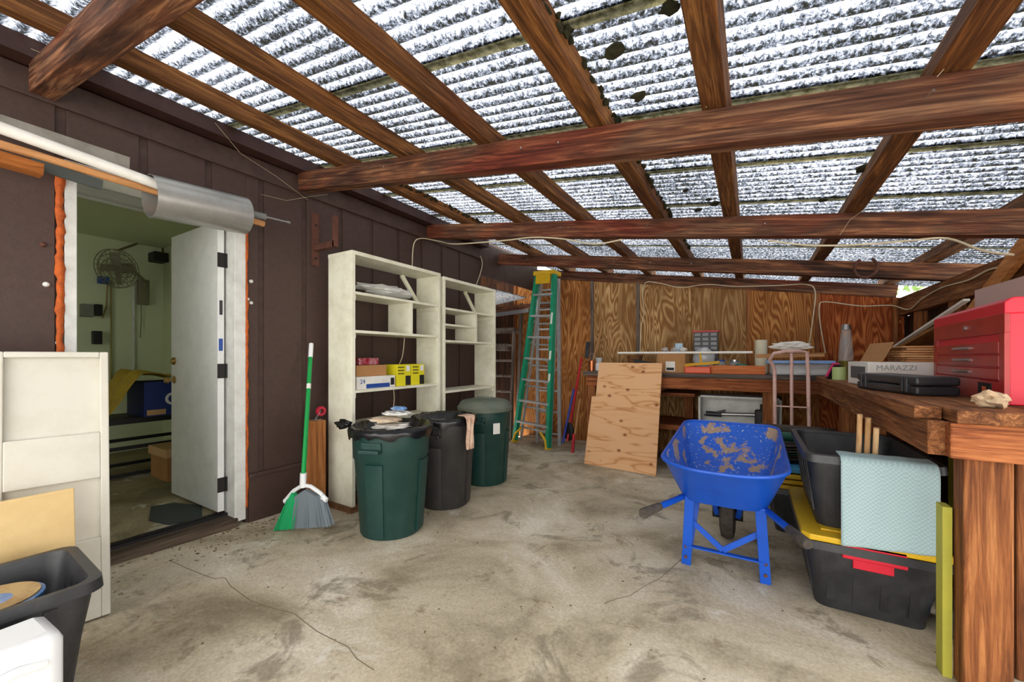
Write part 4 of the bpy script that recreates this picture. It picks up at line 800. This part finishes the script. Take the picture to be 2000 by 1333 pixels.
for k in range(7):
    b = B(); x0 = .17+random.uniform(0, .03); b.box((x0, .04, .0), (.62+random.uniform(-.02, .02), .3, .011)); o = build(b, 'wood_slat', lightwood, keep=True); o.matrix_basis = M @ Matrix.Translation((0, 0, .152+.0145*k)) @ Matrix.Rotation(random.uniform(-.02, .02), 4, 'Z'); tag(o, ('lowest pale wood slat lying directly on the white tile carton', 'second slat from the bottom of the pale slat stack', 'third slat from the bottom of the pale slat stack', 'middle slat of the pale slat stack', 'third slat from the top of the pale slat stack', 'slat just under the topmost of the pale stack', 'topmost pale slat on the stack beside the tool chest')[k], 'slat', 'stacked wood slats')
M = Matrix.Translation((.53, 3.05, BZ+.001)) @ Matrix.Rotation(math.radians(-75), 4, 'Z'); t_ = thing('tool_case', 'black hard plastic power tool case lying flat on the side bench', 'case', None, M)
build(B().box((0, 0, .0), (.5, .17, .045)), 'lower_shell', black_pl, t_, bevel=.012); build(B().box((0.0, .0, .047), (.5, .17, .09)), 'upper_shell', black_pl, t_, bevel=.012)
for x in (.05, .09, .40, .43): build(B().box((x, -.008, .012), (x+.018, 0.02, .08)), 'rib', black_pl, t_, bevel=.003)
build(B().box((-.02, .04, .03), (0, .13, .05)), 'handle', black_pl, t_, bevel=.006)
b = B(); b.blob((.745, 2.12, BZ+.03), (.045, .035, .03), 77, .25, 2); one(b, 'stone_chunk', stone, 'rough tan stone on the bench before the red tool chest', 'stone')
M = Matrix.Translation((.825, 2.26, BZ+.001)) @ Matrix.Rotation(math.radians(-4.5), 4, 'Z'); t_ = thing('tool_chest', 'red metal tool chest with three handled drawers', 'tool chest', None, M)
CL, CH, CD = .95, .41, .40
build(B().box((.012, 0, 0), (CD, CL, CH-.06)), 'body', red_side, t_, bevel=.004)
build(B().prism([(0, 0), (CD, 0), (CD, .03), (CD-.05, .062), (.02, .062), (0, .045)], CL, Matrix.Translation((0, CL, CH-.062)) @ Matrix.Rotation(math.pi/2, 4, 'X')), 'lid', red_side, t_, bevel=.004)
build(B().box((0, .0, CH-.135), (.014, CL, CH-.06)), 'lid_front', red_steel, t_, bevel=.002)
for y0, y1 in ((0, .05), (CL-.05, CL)): build(B().box((0, y0, 0), (.014, y1, CH-.135)), 'front_stile', red_steel, t_)
build(B().box((0, .05, 0), (.012, CL-.05, .085)), 'bottom_panel', red_steel, t_)
for k in range(3):
    z0 = .09+k*.053; dr = build(B().box((.0, .06, z0), (.02, CL-.06, z0+.046)), 'drawer', red_steel, t_, bevel=.003); build(B().tube([(-.004, .36, z0+.026), (-.016, .42, z0+.026), (-.016, .53, z0+.026), (-.004, .59, z0+.026)], .006, 8), 'pull', steel, dr, smooth=True)
build(B().tube([(0, .42, CH-.095), (-.008, .42, CH-.095)], .012, 16), 'lock', steel, t_); build(B().box((-.003, .12, .03), (0, .26, .075)), 'badge', dk_metal, t_); build(B().box((-.004, .17, .04), (-.0025, .21, .06)), 'badge_mark', plain('orange mark', rgb(200, 90, 40), .5), t_)
# --- boards leaning behind the chest
def lean(name, lb, p, q, w, th, m, up=(0, 1, 0)): return one(B().bar(p, q, w, th, up), name, m, lb, 'board')
wl_ = wood('leaning plank wood', [rgb(150, 92, 46), rgb(196, 130, 72), rgb(214, 154, 98)], 'y', 12, .08)
p, q = onX(1870, 650, 1.318), onX(2012, 468, 1.318); p = p-(q-p)*((p.z-BZ-.07)/(q.z-p.z))
lean('leaning_plank', 'orange-brown plank leaning up behind the red tool chest', p, q, .035, .1, wl_, (0, 0, 1))
one(B().box((1.273, 3.25, BZ+.001), (1.288, 3.85, 1.60)), 'pink_board', plain('pinkish panel', rgb(214, 184, 176), .6), 'pinkish white board standing behind the red tool chest', 'board', bevel=.002)
lean('white_edge_board', 'thin white-edged board propped behind the tool chest', onY(1742, 682, 4.45), onY(1888, 586, 3.5), .03, .014, plain('white edged board', rgb(222, 220, 212), .6), (0, 0, 1))
lean('brown_offcut', 'brown offcut board propped under the white-edged board', onY(1755, 690, 4.5), onY(1850, 640, 3.8), .14, .02, wood('offcut wood', [rgb(96, 60, 26), rgb(140, 94, 48), rgb(160, 116, 70)], 'y'), (0, 0, 1))

# ================================================================== UNDER AND BEFORE THE BENCHES
pl, pr = onF(1142, 906), onF(1282, 930); d = V((pr.x-pl.x, pr.y-pl.y, 0)); ang = math.atan2(d.y, d.x)
M = Matrix.Translation((pl.x, pl.y, FZ(pl.y)-.0)) @ Matrix.Rotation(ang, 4, 'Z') @ Matrix.Rotation(-math.atan2(BF-.055-max(pl.y, pr.y), BZ-FZ(pl.y)), 4, 'X')
b = B(); W_ = d.length; b.prism([(0, 0), (W_, 0), (W_+.0, 1.21), (.09, 1.21), (.08, .80), (.03, .80)], .018, Matrix.Rotation(math.pi/2, 4, 'X')); o = build(b, 'plywood_sheet', MATS['fresh'], keep=True); o.matrix_basis = M; tag(o, 'fresh knotty plywood sheet leaning on the back bench', 'plywood')
a_, c_ = onY(1364, 772, 5.0), onY(1527, 868, 5.0)
t_ = thing('white_cabinet', 'open white shallow cabinet lying under the back bench', 'cabinet', ((a_.x+c_.x)/2, 5.1, .36)); z0, z1 = .362, a_.z
build(B().box((a_.x, 5.28, z0), (c_.x, 5.3, z1)), 'back', white_trim, t_); build(B().box((a_.x, 5.0, z0), (c_.x, 5.28, z0+.02)), 'bottom', white_trim, t_); build(B().box((a_.x, 5.0, z1-.02), (c_.x, 5.28, z1)), 'top', white_trim, t_)
for x in (a_.x, c_.x-.02): build(B().box((x, 5.0, z0), (x+.02, 5.28, z1)), 'side', white_trim, t_)
t_ = thing('bike_pump', 'black and silver hand pump lying in the white cabinet', 'pump', (a_.x+.35, 5.1, z0+.02)); p = V((a_.x+.13, 5.1, z0+.14)); q = V((a_.x+.58, 5.1, z0+.16))
build(B().tube([p, q], .022, 14), 'barrel', steel, t_, smooth=True); build(B().tube([p+V((-.06, 0, -.0)), p+V((.1, 0, .0))], .03, 14), 'collar', black_pl, t_, smooth=True); build(B().bar(p+V((-.08, 0, -.02)), p+V((.14, 0, .05)), .04, .02), 'lever', black_pl, t_); build(B().box(q+V((-.03, -.04, -.13)), q+V((.12, .04, .06))), 'head', black_pl, t_, bevel=.02); build(B().box(q+V((.02, -.03, .05)), q+V((.1, .03, .12))), 'gauge', dk_metal, t_, bevel=.01)
# hand truck
hx = onY(1545, 690, 4.58).x; t_ = thing('hand_truck', 'faded pink hand truck with looped handle standing before the bench', 'hand truck', (hx, 4.5, FZ(4.5)))
zf = FZ(4.5); 
for s in (-.13, .13):
    pts = [V((hx+s, 4.40, zf+.02)), V((hx+s, 4.55, zf+.9)), V((hx+s, 4.58, 1.02))]
    build(B().tube(pts, .016, 12), 'side_rail', pink_paint, t_, smooth=True)
lp = [V((hx-.13, 4.58, 1.02)), V((hx-.145, 4.57, 1.08)), V((hx-.17, 4.54, 1.13)), V((hx-.14, 4.50, 1.19)), V((hx-.05, 4.50, 1.21)), V((hx+.06, 4.53, 1.21)), V((hx+.12, 4.57, 1.20)), V((hx+.13, 4.58, 1.02))]
build(B().tube(lp, .016, 12), 'handle_loop', pink_paint, t_, smooth=True); build(B().tube([V((hx, 4.53, 1.2)), V((hx, 4.5, zf+.4))], .014, 12), 'centre_rail', pink_paint, t_, smooth=True)
for z in (.35, .8): build(B().bar((hx-.13, 4.5, zf+z), (hx+.13, 4.5, zf+z), .03, .01), 'cross_bar', pink_paint, t_)
build(B().box((hx-.2, 4.2, zf+.0), (hx+.2, 4.42, zf+.012)), 'toe_plate', pink_paint, t_)
for s in (-.2, .2): build(B().lathe([(.02, -.025), (.1, -.025), (.11, 0), (.1, .025), (.02, .025), (.02, -.025)], 28, (0, 0, 0), Matrix.Translation((hx+s, 4.52, zf+.112)) @ Matrix.Rotation(math.pi/2, 4, 'Y')), 'wheel', rubber, t_, smooth=True)
# totes
TM = Matrix.Translation((.467, 2.73, FZ(2.73)+.008)) @ Matrix.Rotation(math.radians(90), 4, 'Z')
TL, TW, TH_ = .76, .48, .34
def lid(t, z, m=yellow_pl, L=TL, W=TW):
    b = B(); b.prism([(sx*(L/2+.02-(.03 if k_ else 0)), sy*(W/2+.02-(0 if k_ else .03))) for sx, sy, k_ in ((1, 1, 0), (1, 1, 1), (-1, 1, 1), (-1, 1, 0), (-1, -1, 0), (-1, -1, 1), (1, -1, 1), (1, -1, 0))], .028, Matrix.Translation((0, 0, z))); o = build(b, 'lid', m, t, bevel=.006)
    b = B(); b.box((-L/2+.06, -W/2+.06, z+.028), (L/2-.06, W/2-.06, z+.036)); build(b, 'lid_panel', m, t, bevel=.004); return o
tl = tote('lidded_tote', 'black tote with yellow lid and red latch under the towel-draped tote', TM, TL, TW, TH_); lid(tl, TH_+.001)
for sx in (-1, 1): build(B().box((sx*(TL/2-.0)-.02, -.11, TH_-.055), (sx*(TL/2)+.03, .11, TH_+.02)), 'latch', red_pl, tl, bevel=.006); 
build(B().box((-TL/2+.0, -.07, TH_-.1), (-TL/2+.012, .07, TH_-.055)), 'latch_tab', red_pl, tl, bevel=.004)
M2 = TM @ Matrix.Translation((0.03, .0, TH_+.038))
tu = tote('open_tote', 'black open tote with a pale blue towel over its edge', M2, .76, .46, .36)
for k, (x, z) in enumerate(((.452, .88), (.483, .865), (.512, .82))):
    one(B().tube([V((x, 2.60, .362)), V((x, 2.52, z))], .011, 10), 'wooden_stake', lightwood_z, ('tallest pale wooden stick standing in the open black tote', 'middle pale wooden stick in the open black tote', 'shortest pale wooden stick in the open black tote')[k], 'stick', 'sticks in the black tote', smooth=True)
b = B(); x0, x1 = onY(1641, 910, 2.34).x, onY(1832, 910, 2.34).x; ztop = (M2 @ V((0, 0, .36))).z+.004
def tw(u, v):
    X = x0+(x1-x0)*u; s = v*.50; w = .006*math.sin(u*17+v*4)+.008*mnoise.noise(V((u*4, v*4, 2)))
    if s < .10: return (X, 2.35+(.10-s), ztop+.005+.001*math.sin(u*20))
    if s < .13: a_ = (s-.10)/.03*math.pi/2; return (X, 2.35-.03*math.sin(a_), ztop+.005-.03*(1-math.cos(a_)))
    return (X+.02*(v-.3)*math.sin(u*3), 2.32+min(w*.6, .004), ztop-.025-(s-.13)*(1-.08*u))
b.grid(tw, 30, 40); tag(build(b, 'waffle_towel', MATS['towel'], smooth=2, solid=.006), 'pale blue waffle towel hanging over the open black tote', 'towel')
M3 = Matrix.Translation((.33, 3.68, FZ(3.68)+.004)) @ Matrix.Rotation(math.radians(92), 4, 'Z')
t_ = tote('lidded_tote', 'black tote topped by several yellow lids behind the blue wheelbarrow', M3, .74, .46, .33)
for k in range(3): lid(t_, .331+.037*k, L=.74, W=.46)
lid(t_, .331+.111, plain('light blue lid', rgb(80, 160, 206), .4), .70, .44)
for k in range(6):
    def cf(u, v, k=k):
        x = .07+.50*v; y = 3.40+.60*u; return (x+.008*math.sin(k*2.1), y+.01*math.sin(k*1.7), FZ(3.68)+.515+.018*k+.010*math.sin(u*5)+.012*mnoise.noise(V((u*3, v*3, 0))))
    b = B(); b.grid(cf, 14, 12); one(b, 'folded_tarp', tarp_d if k != 2 else tarp_g, ('dark brown tarp layer at the bottom of the folded heap', 'second brown tarp layer of the folded heap', 'green tarp layer inside the folded heap', 'brown tarp layer above the green one', 'wrinkled brown tarp layer near the top of the heap', 'topmost brown tarp layer on the stacked lids')[k], 'tarp', smooth=2, solid=.005)
hz = FZ(3.68)+.515+.018*5+.026
for k, (yy, r_) in enumerate(((3.66, .05), (3.48, .035))):
    b = B(); b.grid(lambda u, v: (.06+.46*v, yy+(r_*(.3+.7*u))*math.cos(u*11), hz+r_+(r_*(.3+.7*u))*math.sin(u*11)), 48, 4); one(b, 'rolled_tarp', tarp_d if k == 0 else tarp_g, ('brown rolled tarp lying on top of the folded heap', 'slim green rolled tarp lying beside the brown roll')[k], 'tarp roll', smooth=2, solid=.003)
# stuff under the side bench
one(B().box((.9, 2.6, FZ(2.6)), (1.3, 3.1, .35)), 'storage_box', plain('dark box', rgb(60, 48, 36), .7, 0, rgb(110, 80, 50), 3, .6), 'dark brown box in the shade under the side bench', 'box', bevel=.01)
one(B().box((.92, 2.62, .351), (.94, 3.08, .80)), 'lime_board', lime, 'lime green board standing on the dark box under the side bench', 'board')
one(B().box((.612, 2.10, FZ(2.1)), (.638, 2.16, .6)), 'lime_strip', lime, 'narrow lime green board edge beside the big bench post', 'board')
b = B(); b.blob((.86, 2.45, FZ(2.45)+.17), (.06, .07, .15), 12, .12, 2); one(b, 'dark_sack', plain('dark sack', rgb(58, 44, 34), .8, 0, rgb(28, 22, 20), 6, .8), 'dark brown filled sack under the side bench', 'sack', smooth=2)
one(B().box((.735, 2.36, FZ(2.4)), (.775, 2.6, .06)), 'small_carton', plain('small carton print', rgb(90, 130, 150), .6, 0, rgb(30, 30, 30), 9, .9), 'small printed carton on the floor behind the big bench post', 'carton')
one(B().box((.75, 3.4, FZ(3.5)), (.77, 3.65, .78)), 'dark_board', darkwood, 'dark upright board under the side bench', 'board')

# ================================================================== WHEELBARROW
wx, wy = -.135, 2.5; zf = FZ(wy)
t_ = thing('wheelbarrow', 'blue wheelbarrow with mortar-stained tray standing on its legs', 'wheelbarrow', (wx, wy, zf))
def rr(hx_, hy0, hy1, z0, z1, r0, r1, n=10):          # rounded tray ring: near edge at -hy0 (height z0), far edge at +hy1 (height z1)
    out = []; cy = 2.8
    for qx, qy, a0 in ((1, 1, 0), (-1, 1, 90), (-1, -1, 180), (1, -1, 270)):
        rad = r1 if qy > 0 else r0; ex = rad if qy > 0 else min(rad, hx_-.001)
        for i in range(n+1):
            a_ = math.radians(a0+i*90/n); y_ = cy+(hy1-rad if qy > 0 else -hy0+rad*.8)+(rad if qy > 0 else rad*.8)*math.sin(a_)
            out.append(V((wx+qx*(hx_-ex)+ex*math.cos(a_), y_, z0+(z1-z0)*(y_-(cy-hy0))/(hy0+hy1))))
    return out
levels = [rr(.205, .36, .24, .35, .36, .12, .1), rr(.232, .41, .31, .415, .42, .14, .1), rr(.29, .60, .52, .575, .66, .25, .1), rr(.298, .612, .535, .585, .67, .255, .1)]
def skin(off):
    b = B(); R_ = [[b.bm.verts.new(p+V((p.x-wx, p.y-2.8, 0)).normalized()*off-V((0, 0, off if i == 0 else 0))) for p in lv] for i, lv in enumerate(levels)]; b.bm.faces.new(R_[0][::-1])
    for i in range(len(R_)-1):
        m_ = len(R_[i])
        for k in range(m_): b.bm.faces.new((R_[i][k], R_[i][(k+1) % m_], R_[i+1][(k+1) % m_], R_[i+1][k]))
    return b
tr = build(skin(0), 'tray', MATS['tray'], t_, smooth=True); build(skin(.005), 'outer_skin', blue_paint, tr, smooth=True)
b = B(); rim_ = levels[-1]; b.tube(rim_+rim_[:1], .009, 8, caps=False); build(b, 'rim', blue_paint, tr, smooth=True)
for s, ge in ((-1, V((-.465, 2.06, .37))), (1, V((.20, 2.08, .37)))):
    a_ = V((wx+s*.10, 3.12, .20)); m_ = V((wx+s*.185, 2.55, .345)); gs = m_.lerp(ge, .68)
    build(B().tube([a_, m_, gs], .017, 12), 'handle_tube', blue_paint, t_, smooth=True); build(B().tube([gs, ge, ge+(ge-gs)*.08], [.021, .025, .018], 14), 'grip', rubber, t_, smooth=True)
    fx_ = -.323 if s < 0 else .066; legp = V((fx_, 2.50, FZ(2.5)+.001)); lt = V((fx_*.88-.016, 2.47, .36))
    build(B().bar(legp, lt, .05, .018, (0, 1, 0)), 'leg', blue_paint, t_, bevel=.003); build(B().bar(legp+V((0, .05, 0)), V((fx_*.8-.02, 2.72, .34)), .035, .012, (0, 1, 0)), 'rear_stay', blue_paint, t_, bevel=.002)
    build(B().bar(legp+V((-s*.0, .0, .28)), V((wx, 2.495, FZ(2.5)+.13)), .03, .008, (0, 1, 0)), 'diagonal_brace', blue_paint, t_)
    for z in (.05, .11, .26): build(B().tube([V((fx_, 2.488, FZ(2.5)+z)), V((fx_, 2.48, FZ(2.5)+z))], .009, 8), 'bolt', rust, t_)
    build(B().bar(V((wx+s*.06, 3.0, .1)), V((wx+s*.1, 2.9, .33)), .03, .012, (0, 1, 0)), 'axle_bracket', blue_paint, t_)
build(B().bar((-.323, 2.492, FZ(2.5)+.115), (.066, 2.492, FZ(2.5)+.115), .03, .008, (0, 0, 1)), 'cross_brace', blue_paint, t_)
build(B().lathe([(.05, -.04), (.12, -.045), (.165, -.035), (.175, 0), (.165, .035), (.12, .045), (.05, .04), (.05, -.04)], 40, (0, 0, 0), Matrix.Translation((wx, 3.05, FZ(3.05)+.177)) @ Matrix.Rotation(math.pi/2, 4, 'Y')), 'tyre', rubber, t_, smooth=True)
build(B().tube([(wx-.09, 3.05, FZ(3.05)+.177), (wx+.09, 3.05, FZ(3.05)+.177)], .05, 16), 'hub', dk_metal, t_)

# ================================================================== CABLES, HORSESHOE, WEBS
def smooth_path(pts, n=5):
    P = [V(p) for p in pts]; out = []
    for i in range(len(P)-1):
        a, b_, c_, d_ = P[max(i-1, 0)], P[i], P[i+1], P[min(i+2, len(P)-1)]
        for k in range(n):
            t = k/n; out.append(.5*((2*b_)+(c_-a)*t+(2*a-5*b_+4*c_-d_)*t*t+(3*b_-a-3*c_+d_)*t**3))
    return out+[P[-1]]
def cab(name, lb, pts, r=.006): return one(B().tube(smooth_path(pts), r, 6), name, cable, lb, 'cable', smooth=True)
cab('power_cable', 'cream cable dropping from the rafter behind the white shelf unit', [onX(805, 520, WX+.02), onX(808, 478, WX+.03), onX(822, 466, WX+.05), onX(860, 472, WX+.1)]+[onY(x, y, 3.22) for x, y in ((890, 477), (985, 470), (1040, 464), (1100, 467), (1160, 477), (1215, 468))])
cab('power_cable', 'cream cable slung under the rafter towards the low eave', [onY(x, y, 3.22) for x, y in ((1500, 470), (1560, 478), (1620, 480), (1700, 477), (1780, 470), (1850, 466))]+[onY(1920, 490, 3.0), onY(1980, 498, 2.9)])
cab('power_cable', 'cream cable looping along the header above the plywood', [onY(x, y, 5.80) for x, y in ((1250, 690), (1252, 640), (1258, 610), (1255, 575), (1262, 552), (1290, 554), (1330, 562), (1380, 556), (1440, 560), (1520, 558), (1575, 556), (1592, 570), (1588, 620), (1580, 675))])
cab('power_cable', 'cream cable running from the corner stud along the eave beam', [onY(x, y, 5.80) for x, y in ((1612, 690), (1603, 640), (1600, 600), (1612, 590), (1680, 598), (1740, 597))]+[onX(x, y, 1.35) for x, y in ((1775, 605), (1800, 585), (1840, 562), (1890, 548), (1930, 528), (1965, 520))])
cab('power_cable', 'cream cable hanging behind the boards of the taller white shelf', [onX(x, y, WX+.03) for x, y in ((790, 660), (785, 700), (768, 735), (770, 780), (765, 815))], .005)
cab('power_cable', 'yellowish cable hanging down the end of the house wall', [onX(x, y, WX+.02) for x, y in ((938, 500), (942, 515), (938, 535), (930, 557))], .005)
hc = onY(1690, 524, 4.66); pts = []
for i in range(21):
    a_ = math.radians(-235+290*i/20-0) ; pts.append(hc+V((.062*math.cos(a_), -.01, .075*math.sin(a_)*-1 if False else .075*math.sin(a_))))
pts = [hc+V((.078*math.cos(math.radians(120+300*i/20)), -.016, .088*math.sin(math.radians(120+300*i/20)))) for i in range(21)]
b = B()
for i in range(20): b.bar(pts[i], pts[i+1], .02, .008, (0, 1, 0)) if False else b.tube([pts[i], pts[i+1]], .012, 8)
one(b, 'horseshoe', rust, 'rusty horseshoe nailed open end up on the rafter', 'horseshoe', smooth=True)
for k, pts in enumerate([[(70, 20), (120, 45), (150, 70)], [(60, 95), (110, 115), (160, 135)], [(420, 240), (470, 300), (540, 345), (600, 390)], [(510, 380), (560, 392), (600, 385), (640, 380)], [(1380, 210), (1376, 190), (1420, 187)], [(1700, 400), (1660, 430), (1640, 460)], [(1950, 0), (1880, 95), (1830, 150)]]):
    P = []
    for i, (x, y) in enumerate(pts): P.append(onX(x, y, WX+.16) if k < 4 else onY(x, y, 1.78 if k != 5 else 3.2))
    one(B().tube(P, .0011, 4), 'cobweb_strand', web, ('dusty web strand near the first rafter end', 'web strand under the first rafter', 'long web strand below the frieze board', 'web strand at the second rafter end', 'web strand on the broad purlin', 'web strand across the middle rafter', 'web strand on the purlin over the tote stack')[k], 'cobweb')

# leaf litter and grit on the open floor, clear of everything that stands on it
bpy.context.view_layer.update(); keepout = []
for o in bpy.data.objects:
    if o.type == 'MESH' and o.name.split('.')[0] not in ('floor', 'floor_crack', 'wall_left', 'wall_back', 'tree_foliage'):
        bb = [o.matrix_world @ V(c_) for c_ in o.bound_box]
        if min(c_.z-FZ(c_.y) for c_ in bb) < .06: keepout.append((min(c_.x for c_ in bb)-.012, max(c_.x for c_ in bb)+.012, min(c_.y for c_ in bb)-.012, max(c_.y for c_ in bb)+.012))
b = B()
for k in range(560):
    if k < 340: X = WX+.04+abs(random.gauss(0, .2)); Y = random.choice([random.uniform(-.2, 1.9), random.uniform(1.0, 1.9), random.uniform(4.0, 5.2)])
    else: X = random.uniform(-2.9, 1.0); Y = random.uniform(.6, 4.3)
    s_ = random.uniform(.003, .011) if k < 340 else random.uniform(.002, .007); a_ = random.uniform(0, 6.28)
    if any(x0 < X < x1 and y0 < Y < y1 for x0, x1, y0, y1 in keepout): continue
    b.box((-s_, -s_*.5, 0), (s_, s_*.5, .002), Matrix.Translation((X, Y, FZ(Y)+.001)) @ Matrix.Rotation(a_, 4, 'Z') @ Matrix.Rotation(random.uniform(-.3, .3), 4, 'X'))
o = build(b, 'leaf_litter', plain('leaf litter', rgb(92, 68, 40), .95, 0, rgb(190, 176, 150), 40, .9), keep=True); o['kind'] = 'stuff'; tag(o, 'brown leaf litter and grit along the foot of the house wall', 'litter')
